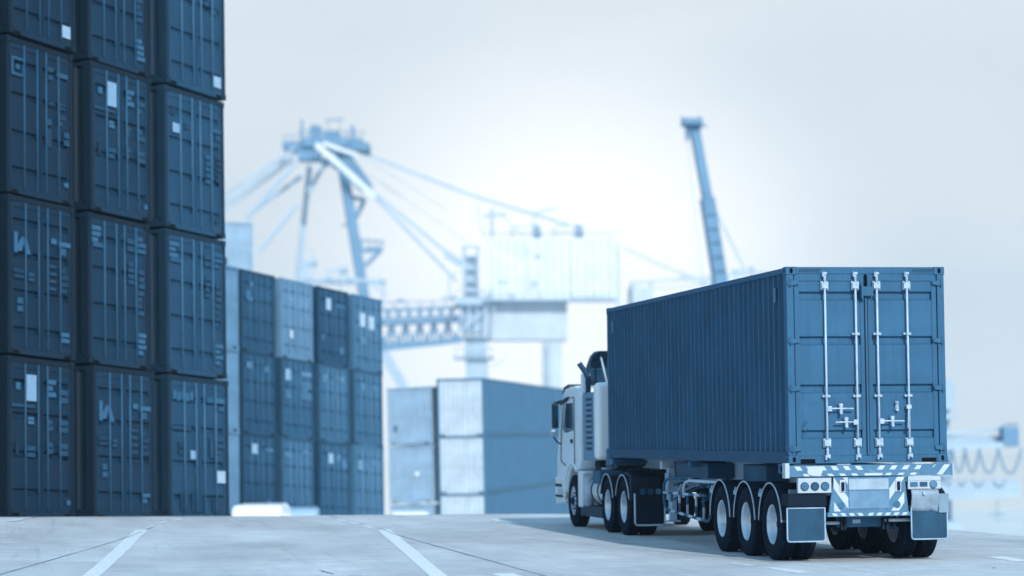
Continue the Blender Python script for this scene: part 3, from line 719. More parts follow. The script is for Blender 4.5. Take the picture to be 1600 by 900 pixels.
# rear axle furniture in view under the panel
mb = MB(); mb.box(.80, 1.62, .22, .34, .50, .66); mb.build('rear_tie_beam', CHD, tr, bevel=.01)
mb = MB(); mb.box(1.02, 1.14, .21, .222, .555, .61); mb.build('maker_plate', WRK, tr)
mb = MB(); mb.tube([(.56, .2, .565), (.84, .2, .565)], .025, 10); mb.build('brake_rod', TRIM, tr)
mb = MB(); mb.tube([(1.50, .18, .595), (1.90, .18, .595)], .025, 10); mb.build('brake_rod', TRIM, tr)
mb = MB()
for x in (.82, .87, 1.46, 1.52): mb.box(x, x + .035, .15, .4, .46, .72)
for x in (1.58, 1.66): mb.tube([(x, .2, .46), (x, .2, .68)], .03, 8)
mb.box(.72, 1.72, .1, .16, .95, 1.2); mb.build('suspension_hanger', DKS, tr)

# ------------------------------------------------------------------ tractor unit
CAB = mat('cab_white_paint', .875, 1.25, col=(.68, .82, .92, 1), rough=.35, var=.05, scale=2, dirt=.35, dirt_v=.66, streak=.12, spec=.5)
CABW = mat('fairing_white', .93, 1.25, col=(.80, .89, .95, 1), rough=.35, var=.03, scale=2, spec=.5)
GLS = mat('cab_glass', .22, .8, rough=.08, var=.2, scale=1.5, spec=.8)
ALU = mat('aluminium_tank', .86, .95, rough=.38, metal=.2, var=.2, scale=5, dirt=.5, dirt_v=.3)
GUARD = mat('heat_guard_grey', .60, .92, rough=.45, var=.12, metal=.15, scale=4, dirt=.4, dirt_v=.42)
DKP = mat('dark_plastic', .15, .9, rough=.5, var=.2, spec=.4)
tk = thing('truck_tractor', 'white cab-over truck with roof deflector pulling the container trailer', 'truck', Matrix.Translation((0, 0, 0)))
YF, ZF = 15.62, .55
arch = []
for k in range(13):
    a = math.radians(178 - k * 15.0 * .98); arch.append((YF - .0 + .66 * -math.cos(a) * -1, 0))
arc = [(YF + .64 * math.cos(math.radians(a)), ZF + .68 * math.sin(math.radians(a))) for a in range(8, 128, 10)]
profile = [(14.86, 1.34), (14.80, 2.70), (14.92, 2.84), (15.3, 2.90), (16.3, 2.86), (16.62, 2.72), (17.08, 1.85), (17.22, 1.40), (17.24, .92), (16.42, .92)] + arc[0:] + [(15.0, 1.18)]
mb = MB(); mb.prism(profile, 'x', 0.0, 2.44); cab = mb.build('cab', CAB, tk, bevel=.05, seg=3)
# raised roof corner and black roof lip
mb = MB(); mb.prism([(16.05, 2.83), (16.5, 2.80), (16.66, 2.66), (16.74, 2.70), (16.55, 2.90), (16.1, 2.95)], 'x', .02, 2.42); mb.build('sun_visor', DKP, cab, bevel=.02)
for x0, x1 in ((-.012, .004), (2.436, 2.452)):
    mb = MB(); mb.prism([(15.48, 1.98), (15.50, 2.55), (16.18, 2.55), (16.52, 2.02), (16.3, 1.93)], 'x', x0, x1); mb.build('side_window', GLS, cab, bevel=.003)
    mb = MB()
    for a, b in (((15.36, 1.2), (15.36, 2.66)), ((15.36, 2.66), (16.3, 2.66)), ((16.3, 2.66), (16.72, 1.95)), ((16.72, 1.95), (16.78, 1.35)), ((16.78, 1.35), (16.3, 1.25))):
        mb.beam((x0 + .006, a[0], a[1]), (x0 + .006, b[0], b[1]), .018, .014)
    mb.build('door_seam', BLKS, cab)
    mb = MB(); mb.box(x0 - .01, x1 + .01, 15.56, 15.74, 1.72, 1.80); mb.build('door_handle', BLKR, cab, bevel=.01)
    mb = MB(); mb.prism([(15.02, 1.42), (15.02, 2.5), (15.26, 2.6), (15.26, 1.42)], 'x', x0 + .002, x1 - .002); mb.build('side_panel_inset', CAB, cab, bevel=.006)
    mb = MB(); mb.tube([(x0 + .004, YF + .72 * math.cos(math.radians(a)), ZF + .76 * math.sin(math.radians(a))) for a in range(0, 130, 8)], .035, 8); mb.build('arch_lip', CAB, cab)
mb = MB(); mb.prism([(16.8, 2.46), (17.13, 1.80), (17.14, 1.83), (16.81, 2.5)], 'x', .12, 2.32); mb.build('windscreen', GLS, cab)
# bumper with slots and step
mb = MB(); mb.prism([(16.32, .46), (17.22, .42), (17.32, .60), (17.30, 1.0), (16.36, 1.0)], 'x', -.03, 2.47); bp_ = mb.build('front_bumper', CAB, tk, bevel=.03)
mb = MB(); mb.box(-.045, .02, 16.6, 17.25, .80, .86); mb.box(-.045, .02, 16.5, 17.2, .58, .63); mb.build('bumper_slot', BLKR, bp_)
mb = MB(); mb.box(-.06, .0, 16.42, 16.9, .66, .76); mb.build('step', TRIM, bp_, bevel=.008)
# cab back wall fairing (bright white)
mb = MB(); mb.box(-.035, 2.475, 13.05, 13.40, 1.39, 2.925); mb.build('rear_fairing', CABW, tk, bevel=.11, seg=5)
mb = MB(); mb.box(.25, 2.2, 13.4, 14.8, 2.70, 2.76); mb.tube([(.1, 13.5, 2.95), (.12, 14.2, 2.97), (.12, 14.8, 2.93)], .012, 6); mb.build('roof_rail', DKP, tk)
# heat guard with slots, exhaust stack
mb = MB(); mb.box(.02, .10, 13.42, 14.62, 1.37, 2.74); gd = mb.build('exhaust_guard', GUARD, tk, bevel=.02)
mb = MB()
for r_ in range(10):
    for c_ in range(5): mb.box(.012, .022, 13.76 + c_ * .12, 13.80 + c_ * .12, 1.58 + r_ * .11, 1.64 + r_ * .11)
mb.build('guard_slot', BLKR, gd)
mb = MB(); mb.box(.10, .5, 13.5, 14.55, 1.4, 2.68); mb.tube([(.30, 14.2, 1.4), (.30, 14.2, .95), (.35, 14.0, .8)], .13, 14); mb.build('exhaust_silencer', DKP, tk, bevel=.03)
STK = mat('exhaust_steel', .28, .8, rough=.5, metal=.2, var=.3, dirt=.5, dirt_v=.12)
mb = MB(); mb.tube([(.07, 14.3, 2.70), (.07, 14.3, 3.02), (.04, 14.31, 3.12), (-.03, 14.33, 3.23), (-.10, 14.35, 3.335)], .056, 16, caps=False)
mb.tube([(-.097, 14.35, 3.33), (-.103, 14.351, 3.339)], .05, 14, mi=1); mb.build('exhaust_stack', [STK, BLK], tk)
mb = MB(); mb.box(-.02, .16, 14.5, 14.62, 2.74, 3.14); mb.build('stack_shield', CAB, tk, bevel=.03)
# roof deflector: open shell seen from behind with ribs and a strut
mb = MB(); K = 14; sec = []
for k in range(K + 1):
    t_ = k / K; y = 15.35 - .62 * t_ ** 1.6; z = 2.90 + .70 * math.sin(t_ * PI / 2) ** .75; sec.append((y, z))
NX = 30; rows = []
for (y, z) in sec:
    row = []
    for i in range(NX + 1):
        u = math.sin(PI / 2 * (-1 + 2 * i / NX)); x = 1.22 + 1.06 * u
        row.append((x, y, 2.90 + (z - 2.90) * (1 - abs(u) ** 24 * .98)))
    rows.append(row)
vs = [p for r_ in rows for p in r_]
mb.add(vs, [(a * (NX + 1) + i, a * (NX + 1) + i + 1, (a + 1) * (NX + 1) + i + 1, (a + 1) * (NX + 1) + i) for a in range(K) for i in range(NX)], 0, True)
o = mb.build('roof_deflector', mat('deflector_shell', .30, .85, rough=.5, var=.2, scale=2, dirt=.3, dirt_v=.45), tk)
md = o.modifiers.new('solid', 'SOLIDIFY'); md.thickness = .02
mb = MB()
def zs_(x, z):
    u = max(-1, min(1, (x - 1.22) / 1.06)); return 2.90 + (z - 2.90) * (1 - abs(u) ** 24 * .98)
for x in (.35, .66, 1.0, 1.44, 1.8, 2.1): mb.tube([(x, y, zs_(x, z) - .035) for y, z in sec[2:]], .014, 6)
for y_, z_ in sec[4::3]: mb.tube([(.25 + 1.94 * k / 12, y_, zs_(.25 + 1.94 * k / 12, z_) - .035) for k in range(13)], .012, 6)
mb.build('deflector_rib', CHD, o)
mb = MB(); mb.tube([(.47, 14.95, 3.53), (.56, 14.75, 2.93)], .022, 8); mb.tube([(1.95, 14.95, 3.53), (1.9, 14.75, 2.93)], .022, 8); mb.build('deflector_strut', TRIM, o)
# mirrors
for s, x0 in ((-1, 0), (1, 2.44)):
    def X(d): return x0 + s * d
    mb = MB(); a, b = sorted((X(.09), X(.22))); mb.box(a, b, 16.55, 16.68, 2.03, 2.56); mr_ = mb.build('mirror', DKP, tk, bevel=.03)
    mb = MB(); a, b = sorted((X(.10), X(.21))); mb.box(a, b, 16.538, 16.552, 2.06, 2.53); mb.build('mirror_glass', mat('mirror_glass', .18, .9, rough=.12), mr_, bevel=.01)
    mb = MB(); a, b = sorted((X(.11), X(.26))); mb.box(a, b, 16.53, 16.68, 1.86, 2.0); mb.build('small_mirror', GALV, mr_, bevel=.03)
    mb = MB(); mb.tube([(X(.18), 16.6, 2.55), (X(.02), 16.55, 2.60), (X(-.04), 16.2, 2.64)], .03, 8); mb.tube([(X(.03), 16.6, 2.56), (X(-.02), 15.9, 2.66)], .045, 8)
    mb.tube([(X(.2), 16.6, 1.87), (X(.12), 16.65, 1.75), (X(.02), 16.75, 1.70), (X(-.04), 16.8, 1.66)], .018, 8); mb.build('mirror_arm', DKP, mr_)
# side equipment
mb = MB(); mb.box(.0, .45, 14.72, 15.10, .42, 1.12); mb.box(.0, .42, 14.5, 15.1, 1.10, 1.16); mb.build('wheel_guard', CAB, tk, bevel=.04)
mb = MB(); mb.box(.03, .40, 12.95, 15.0, .25, .46); mb.build('side_skirt', mat('skirt_dark', .25, .8, rough=.5), tk, bevel=.01)
tank = MB(); tank.tube([(.36, 13.15, .78), (.36, 14.25, .78)], .31, 24); tn = tank.build('fuel_tank', ALU, tk, bevel=.02)
for y in (13.4, 14.0):
    mb = MB(); mb.tube([(.36 + .318 * math.cos(a), y, .78 + .318 * math.sin(a)) for a in [2 * PI * k / 24 for k in range(25)]], .018, 6); mb.build('tank_strap', DKP, tn)
mb = MB(); mb.tube([(.05, 14.26, .46), (.05, 14.30, 1.02)], .10, 12); mb.build('air_tank', TRIM, tk)
mb = MB(); mb.box(-.01, .45, 12.95, 13.6, .92, 1.18); mb.build('battery_box', CHD, tk, bevel=.02)
mb = MB(); mb.tube([(.2, 13.3, 1.19), (.2, 13.3, 1.24)], .10, 14); mb.build('filler_cap', GALV, tk)
mb = MB()
for x in (.82, 1.58): mb.box(x - .04, x + .04, 10.0, 16.8, .78, 1.02)
for y in (10.3, 11.6, 13.0, 14.2): mb.box(.86, 1.54, y, y + .1, .8, 1.0)
mb.box(.8, 1.64, 14.3, 16.4, .6, 1.3); mb.box(.5, 1.9, 12.2, 12.9, .9, 1.2)
mb.build('chassis_frame', DKS, tk)
mb = MB(); mb.prism([(1.22 + .5 * math.cos(a), 11.6 + .5 * math.sin(a)) for a in [2 * PI * k / 24 for k in range(24)]], 'z', 1.06, 1.20); mb.build('fifth_wheel', DKS, tk)
mb = MB()
for k in range(5): mb.tube([(.5 + .2 * k, 12.6 + .1 * math.sin(k), 1.2), (.5 + .2 * k, 12.3, 1.05), (.55 + .2 * k, 12.1, 1.3)], .02, 6)
mb.tube([(.9, 13.05, 1.7), (.95, 12.7, 1.25), (1.1, 12.5, 1.3)], .025, 8); mb.build('air_hose', DKP, tk)
AD = (10.90, 12.28)
for y in AD:
    for s in (-1, 1): wheel_pair(tk, s, y)
    mb = MB(); mb.tube([(.3, y, R), (2.14, y, R)], .09, 12); mb.lathe_x([(-.15, .05), (-.12, .2), (.12, .2), (.15, .05)], (1.22, y, R), 20); mb.build('drive_axle', DKS, tk)
for s in (-1, 1): wheel_pair(tk, s, YF, dual=False)
for y in AD:
    fender(tk, y, -.03, .60, rad=.60, a0=20, a1=165); fender(tk, y, 1.84, 2.47, rad=.60, a0=20, a1=165, outer=1)
for x0 in (.0, 1.86):        # rear of the tractor: dark lamp board and framed flap
    mb = MB(); mb.box(x0 + .0, x0 + .58, 10.30, 10.42, .66, 1.12); mb.prism([(10.3, 1.10), (10.5, 1.17), (10.9, 1.19), (10.9, 1.15), (10.5, 1.1)], 'x', x0, x0 + .58); fb = mb.build('rear_fender_panel', FEN, tk, bevel=.02)
    mb = MB(); mb.box(x0 + .02, x0 + .58, 10.08, 10.10, .2, .86); ff = mb.build('mud_flap', BLKS, tk)
    mb = MB(); r_ = .018; mb.tube([(x0 + .02, 10.07, .80), (x0 + .02, 10.07, .25), (x0 + .05, 10.07, .21), (x0 + .55, 10.07, .21), (x0 + .59, 10.07, .25), (x0 + .59, 10.07, .80), (x0 + .62, 10.08, 1.02)], r_, 8); mb.build('flap_frame', TRIM, ff)
    for i, x in enumerate((.17, .32, .47)):
        mb = MB(); lamp(mb, x0 + x, .83, .058, 10.07); mb.build('tail_lamp', [LENSD, LENSD, LENS][i], ff)

# ------------------------------------------------------------------ stacked containers
def bg_set(tagname, v, k=1.0, bar_v=None, side_shade=1.0):
    a = mat(tagname + '_side', v, k * side_shade, rough=.6, var=.15, scale=1.2, dirt=.3, dirt_v=max(.05, v - .12), streak=.2)  # sides darker than doors where shade of the gaps is put into paint
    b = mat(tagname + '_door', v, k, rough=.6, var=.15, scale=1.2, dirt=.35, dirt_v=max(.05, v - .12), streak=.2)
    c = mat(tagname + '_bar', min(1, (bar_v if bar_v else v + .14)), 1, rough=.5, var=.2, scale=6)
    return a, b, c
STICK = {}
def stk(v):
    k = round(v * 20) / 20
    if k not in STICK: STICK[k] = mat('placard_%d' % int(k * 100), k, .95, rough=.5, var=.15, scale=12)
    return STICK[k]
SETS = {
 'P': [(.12, .175, .06, .045, .6), (.33, .18, .14, .165, .8), (.66, .165, .12, .12, .6), (.85, .21, .13, .10, .5), (.20, .30, .33, .018, .5), (.32, .39, .08, .05, .7),
       (.32, .59, .12, .08, .45), (.63, .41, .08, .08, .45), (.85, .41, .13, .09, .5), (.63, .56, .08, .08, .45), (.85, .565, .13, .09, .5), (.93, .92, .05, .03, .6), (.1, .58, .04, .08, .35)],
 'Q': [('k', .18, .29, .24, .13, .6), (.69, .24, .08, .035, .6), (.87, .25, .18, .03, .6), (.84, .30, .09, .045, .55), (.67, .41, .1, .018, .45), (.67, .46, .1, .018, .45), (.67, .51, .1, .018, .45), (.67, .56, .1, .018, .45),
       (.86, .49, .12, .17, .42), (.13, .49, .16, .065, .38), (.32, .50, .08, .06, .5), (.14, .69, .08, .10, .55), (.87, .87, .12, .075, .65)],
 'R': [('ring', .13, .175, .19, .12, .55), (.66, .13, .08, .03, .5), (.86, .15, .17, .03, .55), (.66, .185, .07, .03, .45), (.68, .36, .1, .02, .42), (.85, .36, .12, .05, .4), (.85, .44, .12, .03, .4), (.64, .49, .06, .04, .48), (.82, .48, .07, .03, .5), (.93, .57, .08, .10, .5), (.92, .89, .06, .03, .65), (.64, .6, .06, .12, .42)],
 'S': [(.16, .28, .12, .065, .85), (.12, .16, .12, .05, .4), (.35, .24, .08, .05, .5), (.90, .22, .14, .03, .55), (.92, .27, .08, .04, .5), ('text', .74, .52, .10, .22, .55), (.93, .50, .10, .20, .42), (.85, .9, .1, .03, .4)],
 'T': [(.22, .05, .10, .06, .6), (.70, .14, .09, .1, .55), (.86, .17, .12, .14, .55), (.70, .30, .09, .09, .5), (.86, .34, .13, .11, .5), (.2, .25, .12, .12, .4), (.88, .90, .12, .08, .9)],
 'U': [('text', .22, .13, .34, .07, .6), (.70, .14, .12, .04, .55), (.88, .14, .16, .035, .6), (.90, .20, .09, .03, .55), (.17, .36, .30, .02, .5), (.17, .5, .08, .1, .4), (.38, .55, .08, .06, .8), (.86, .49, .16, .18, .5), (.72, .49, .06, .14, .45), (.89, .70, .13, .085, .95), ('big', .5, .88, .8, .16, .42)],
 'V': [(.10, .12, .16, .12, .6), (.14, .2, .2, .03, .55), (.72, .15, .15, .1, .5), (.9, .14, .14, .12, .55), (.72, .35, .12, .16, .5), (.9, .38, .10, .14, .5), (.88, .55, .09, .18, .45), (.9, .84, .13, .16, .6)],
}
def stickers(root, H, items, doors, flat=False, dim=1):
    W = CW
    for it in items:
        kind = None
        if isinstance(it[0], str): kind, *it = it
        u, v, w_, h_, b = it
        x = .1 + u * (W - .2); z = H - .05 - v * (H - .1); hw = w_ * W / 2; hh = h_ * H / 2; y0, y1 = -.012, .004
        mb = MB()
        if kind == 'ring':
            mb.box(x - hw, x + hw, y0, y1, z + hh * .7, z + hh); mb.box(x - hw, x + hw, y0, y1, z - hh, z - hh * .7)
            mb.box(x - hw, x - hw * .7, y0, y1, z - hh * .7, z + hh * .7); mb.box(x + hw * .7, x + hw, y0, y1, z - hh * .7, z + hh * .3); mb.box(x - hw * .3, x + hw * .25, y0, y1, z - hh * .3, z + hh * .25)
        elif kind == 'k':
            mb.box(x - hw, x - hw * .6, y0, y1, z - hh, z + hh); mb.prism([(x - hw * .6, z - hh * .3), (x - hw * .1, z + hh * .6), (x + hw * .4, z + hh * .6), (x + hw, z - hh), (x + hw * .5, z - hh), (x + hw * .1, z), (x - hw * .1, z - hh * .8), (x - hw * .6, z - hh * .8)], 'y', y0, y1)
        elif kind == 'text':
            nn = 5
            if hw > hh:
                for i in range(nn): mb.box(x - hw + i * 2 * hw / nn, x - hw + (i + .72) * 2 * hw / nn, y0, y1, z - hh * (1 if i % 2 else .7), z + hh * (.7 if i % 2 else 1))
            else:
                for i in range(nn): mb.box(x - hw * (.8 if i % 2 else 1), x + hw * (1 if i % 2 else .7), y0, y1, z - hh + i * 2 * hh / nn, z - hh + (i + .7) * 2 * hh / nn)
        elif kind == 'big':
            mb.box(x - hw * .8, x - hw * .45, y0, y1, z - hh, z + hh * .6); mb.prism([(x - hw * .35, z - hh), (x - hw * .35, z + hh * .5), (x, z + hh), (x + hw * .25, z - hh)], 'y', y0, y1); mb.box(x + hw * .5, x + hw, y0, y1, z - hh, z + hh * .35)
        elif b < .78 and hh > .07 and hw > .08:
            nr = max(2, int(hh / .055)); st_h = 2 * hh / nr
            for i in range(nr):
                e = hw * random.choice((1, 1, .85, .6)); mb.box(x - hw, x - hw + 2 * e, y0, y1, z - hh + i * st_h, z - hh + (i + .74) * st_h)
        else: mb.box(x - hw, x + hw, y0, y1, z - hh, z + hh)
        mb.build('marking', stk(.95 * b * (dim if b < .78 else (1 + dim) / 2)), root)
_proto = {}
def far_container(label, group, mw, mats, H=CH, st=None, end='door', L=CL, detail_bars=True):
    """a stacked container: first of each colour is modelled, later ones are copies"""
    key = (mats[0].name, H, end, L)
    if key not in _proto:
        r_ = thing('shipping_container', label, 'container', mw, group)
        frame_parts(r_, L, H, mats[0], mats[0] if end == 'door' or 'row' in mats[0].name else mats[1], mats[1], detail=False)
        if end == 'door':
            door_end(r_, H, mats[1], mats[2], detail=False)
        else:
            mb = MB(); n_ = 9; vs = []
            for i in range(n_):
                a = .12 + i * (CW - .24) / n_; p_ = (CW - .24) / n_
                vs += [(a, .03), (a + p_ * .3, .03), (a + p_ * .5, .065), (a + p_ * .8, .065)]
            vs.append((CW - .12, .03))
            V3 = [(x, y, z) for x, y in vs for z in (.115, H - .115)]
            mb.add(V3, [(2 * i, 2 * i + 1, 2 * i + 3, 2 * i + 2) for i in range(len(vs) - 1)]); mb.build('front_wall', mats[1], r_, fixn=False)
        _proto[key] = r_; base = [c for c in r_.children]
        r_['_n'] = 1
    else:
        src = _proto[key]; r_ = src.copy(); COL.objects.link(r_)
        for ch in src.children:
            if ch.name.startswith('marking'): continue
            tree_copy(ch, r_)
        r_.matrix_world = mw; r_['label'] = label; r_['group'] = group
    if st: stickers(r_, H, SETS[st] if isinstance(st, str) else st, None, dim=.66 if isinstance(st, str) else .9)
    return r_
def RM(rows, t, s=(1, 1, 1)):
    m_ = Matrix(rows).to_4x4()
    m_.translation = Vector(t)
    return m_ @ Matrix.Diagonal((s[0], s[1], s[2], 1))

# tall near stack (three columns of doors, cut by the frame on the left and at the top)
RL = [[0.55707, -0.83046, -0.00331], [0.82922, 0.55601, 0.05702], [-0.04551, -0.03452, 0.99837]]
TL = Vector((-11.507, 21.638, 0.22)); S = 1.2
EX = Vector([RL[i][0] for i in range(3)]); EZ = Vector([RL[i][2] for i in range(3)]); EY = Vector([RL[i][1] for i in range(3)])
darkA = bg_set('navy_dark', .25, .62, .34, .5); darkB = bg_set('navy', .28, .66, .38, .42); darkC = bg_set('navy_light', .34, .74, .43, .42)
pitch = 2.788 * S; HS = 3.041 * S / CH
colw = [(0, 2.25 * S / CW), (pitch, 2.26 * S / CW), (2 * pitch + .09, 2.46 * S / CW)]
names_col = ['left column', 'middle column', 'right column']; rown = ['bottom', 'second', 'third', 'topmost']
stt = {(0, 0): 'P', (1, 0): 'Q', (2, 0): 'U', (0, 1): 'Q', (1, 1): 'V', (2, 1): 'V', (0, 2): 'R', (1, 2): 'P', (2, 2): 'S', (0, 3): 'T', (1, 3): 'V', (2, 3): 'T'}
desc = {'P': 'with a row of pale placards', 'Q': 'with a slanting pale logo', 'U': 'with large letters low down', 'V': 'with pale blocks of lettering', 'R': 'with a square ring logo', 'S': 'with a bright square sticker', 'T': 'with few small stickers'}
for c in range(3):
    ms = [darkA, darkB, darkC][c]
    for r_ in range(4):
        t_ = TL + EX * colw[c][0] + EZ * (r_ * 3.041 * S) + EY * (.0 if (c + r_) % 2 else .04)
        jr = Matrix.Rotation(random.uniform(-.006, .006), 4, 'Z')
        far_container('navy container %s, %s %s of tall near stack' % (desc[stt[(c, r_)]], names_col[c], rown[r_]), 'containers of the tall near stack',
                      RM(RL, t_ + EY * random.uniform(-.05, .05) + EX * random.uniform(-.01, .01), (colw[c][1], S, HS * .985)) @ jr, ms, st=stt[(c, r_)])
# a further column nearer the camera, only its edge is in view
for r_ in range(4):
    far_container('dark container slice at left picture edge of tall near stack, %s' % rown[r_].replace('from the bottom', 'lowest'), 'containers of the tall near stack',
                  RM(RL, TL - EX * pitch + EZ * (r_ * 3.041 * S), (colw[0][1], S, HS * .985)), darkA)
mb = MB()
mb.box(-4, 9.6, -.1, 14.6, -2.2, -.02)
o = mb.build('concrete_plinth', mat('plinth_dark', .3, .7)); o.matrix_world = RM(RL, TL); tag(o, 'concrete plinth under the tall near container stack', 'plinth')

# middle stack, four columns by three
RMD = [[0.56106, -0.82777, 0.00321], [0.82575, 0.55996, 0.06768], [-0.05783, -0.03532, 0.9977]]
TM = Vector((-3.967, 53.114, -0.824)); EX = Vector([RMD[i][0] for i in range(3)]); EZ = Vector([RMD[i][2] for i in range(3)])
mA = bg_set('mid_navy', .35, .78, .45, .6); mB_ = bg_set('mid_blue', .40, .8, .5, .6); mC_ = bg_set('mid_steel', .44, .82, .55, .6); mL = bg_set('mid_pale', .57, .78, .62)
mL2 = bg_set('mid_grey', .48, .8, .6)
grid = [[(mA, 'navy', [(.33, .17, .16, .12, .8), (.8, .17, .2, .04, .6), (.8, .85, .08, .1, .7)]), (mA, 'navy', [(.2, .15, .2, .08, .65), (.8, .17, .25, .08, .6)]), (mA, 'navy', [(.22, .3, .18, .12, .6), (.3, .15, .1, .06, .6)])],
        [(mC_, 'steel blue', [(.2, .2, .25, .06, .65), (.8, .15, .25, .05, .65)]), (mB_, 'mid blue', [(.18, .2, .16, .14, .8), (.8, .16, .3, .06, .7), (.8, .38, .3, .22, .6), (.2, .45, .2, .1, .6)]), (mL, 'pale grey', [(.3, .7, .08, .1, .9), (.3, .25, .1, .06, .7)])],
        [(mB_, 'mid blue', [(.34, .2, .14, .13, .8), (.62, .18, .14, .1, .7), (.82, .25, .14, .12, .65)]), (mC_, 'steel blue', [(.18, .17, .2, .1, .65), (.6, .15, .1, .06, .65), (.8, .15, .2, .08, .65)]), (mA, 'navy', [(.33, .2, .15, .15, .85), (.75, .2, .3, .04, .5), (.8, .8, .1, .1, .7), (.15, .65, .1, .08, .6)])],
        [(mL2, 'pale blue grey', [(.15, .25, .14, .12, .75), (.7, .2, .2, .06, .65)]), (mC_, 'steel blue', [(.3, .2, .12, .1, .65), (.75, .2, .12, .06, .65)]), (mL2, 'light steel', [(.28, .32, .18, .18, .9), (.62, .34, .18, .18, .88), (.3, .6, .2, .1, .66)])]]
for c in range(4):
    for r_ in range(3):
        ms, cn, st_ = grid[c][r_]
        t_ = TM + EX * (c * 2.849 + random.uniform(-.04, .04)) + EZ * (r_ * 2.897)
        far_container('%s container in the four-column middle stack, %s column from left, %s' % (cn, ['first', 'second', 'third', 'fourth'][c], ['bottom row', 'middle row', 'top row'][r_]),
                      'containers of the middle stack', RM(RMD, t_), ms, st=st_)
# pale column standing left of it, mostly hidden by the near stack
for r_ in range(3):
    far_container('pale grey container between the tall near stack and the middle stack, %s' % ['bottom row', 'middle row', 'top row'][r_], 'containers of the middle stack',
                  RM(RMD, TM - EX * 2.66 + EZ * (r_ * 2.897 + .02)), mL, end='front')
mb = MB(); mb.box(-3, 11.2, .1, 12, -1.6, -.02); o = mb.build('concrete_plinth', mat('plinth_dark', .3)); o.matrix_world = RM(RMD, TM); tag(o, 'concrete plinth under the four-column middle container stack', 'plinth')
mb = MB(); mb.box(-.2, .35, .1, .6, 0, .35); o = mb.build('tarpaulin_roll', mat('dark_roll', .3), bevel=.1); o.matrix_world = RM(RMD, TM - EX * 1.1 + EZ * (3 * 2.897 + .01)); tag(o, 'dark bundle lying on top of the middle container stack', 'bundle')

# two pale stacks and the long row with side shade in its paint
pE = bg_set('pale_grey', .72, .80, side_shade=.4); pF = bg_set('pale_white', .84, .74, side_shade=.16)
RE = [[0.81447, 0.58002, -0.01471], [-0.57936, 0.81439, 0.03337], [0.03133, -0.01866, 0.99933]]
SE = 1.02; TE = CAM + (Vector((6.084, 89.73, -1.489)) - CAM) * SE; EZ = Vector([RE[i][2] for i in range(3)]) * SE
for r_ in range(3):
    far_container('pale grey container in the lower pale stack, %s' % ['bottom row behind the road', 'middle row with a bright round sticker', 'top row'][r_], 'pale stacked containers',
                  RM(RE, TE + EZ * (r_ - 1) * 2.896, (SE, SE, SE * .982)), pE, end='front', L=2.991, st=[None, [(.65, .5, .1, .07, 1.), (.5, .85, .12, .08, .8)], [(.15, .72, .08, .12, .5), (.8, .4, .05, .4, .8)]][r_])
RF = [[0.94674, 0.32183, -0.01001], [-0.32179, 0.9468, 0.0051], [0.01111, -0.00161, 0.99994]]
TF = Vector((8.725, 90.783, -3.97)); EZ = Vector([RF[i][2] for i in range(3)]); EY = Vector([RF[i][1] for i in range(3)])
mF = (mat('row_shaded_side', .50, .75, rough=.6, var=.12, scale=.8, dirt=.3, dirt_v=.34, streak=.2), pF[1], pF[2])  # darker than the ends: shade of the row's side put into the paint
for k_ in range(4):
    for r_ in range(3):
        far_container('container with pale end, side in painted shade, in long row, %s, %s' % (['nearest', 'second back', 'third back', 'farthest'][k_], ['bottom layer', 'middle layer', 'top layer'][r_]),
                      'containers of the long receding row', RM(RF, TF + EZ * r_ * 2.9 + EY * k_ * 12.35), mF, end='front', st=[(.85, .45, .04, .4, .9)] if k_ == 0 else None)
# stack behind the middle stack: one pale container shows above
for r_ in range(5):
    p_ = at(352, 345, 128); 
    far_container('pale container standing high behind the middle stack, top of its own stack' if r_ == 4 else 'pale container below the high one behind the middle stack, layer %s' % ['one', 'two', 'three', 'four'][r_],
                  'pale containers behind the middle stack', RM([[.93, -.367, 0], [.367, .93, 0], [0, 0, 1]], p_ + Vector((-.8, 0, -2.9 * (5 - r_)))), mL if r_ != 4 else pE, end='front', L=6.058)

# ------------------------------------------------------------------ parked cars seen over the crest
def car(label, p, yaw, v, Lc=4.4):
    root = thing('parked_van', label, 'van', Matrix.Translation(p) @ Matrix.Rotation(yaw, 4, 'Z'), 'vans parked by the stacks')
    paint = mat('car_paint_%d' % int(v * 100), v, .95, rough=.25, var=.02, spec=.6)
    body = [(0, .32), (-.03, .8), (.02, 1.25), (.14, 1.66), (.35, 1.76), (2.4, 1.78), (2.75, 1.68), (3.35, 1.12), (4.0, .98), (4.3, .75), (4.35, .32)]
    mb = MB(); mb.prism(body, 'x', -.84, .84); b = mb.build('body', paint, root, bevel=.15, seg=4)
    mb = MB(); mb.prism([(-.62, 1.0), (.62, 1.0), (.54, 1.36), (-.54, 1.36)], 'y', -.02, .06); o = mb.build('rear_window', GLS, root)
    for s in (-1, 1):
        mb = MB(); mb.prism([(.5, 1.05), (.5, 1.42), (2.35, 1.42), (2.85, 1.05)], 'x', s * .842 - .004, s * .842 + .004); mb.build('side_window', GLS, root)
        mb = MB(); mb.box(s * .62 - .14, s * .62 + .14, -.03, .03, .72, .9); mb.build('tail_lamp', LENSD, root, bevel=.01)
        for y in (.85, 3.5):
            mb = MB(); mb.lathe_x([(-.1, .02), (-.1, .3), (0, .32), (.1, .3), (.1, .02)], (s * .78, y, .32), 20); mb.build('wheel', TYRE, root)
    return root
g = at(399, 700, 84); car('white van parked left, in front of the middle container stack', (g.x, g.y, -2.12), math.radians(-12), .97)
g = at(457, 700, 87); car('duller van, mostly hidden, right of the left one before the middle stack', (g.x, g.y, -2.33), math.radians(-8), .7)
g = at(641, 700, 113); car('white van parked below the lower pale container stack', (g.x, g.y, -3.3), math.radians(-5), .97)

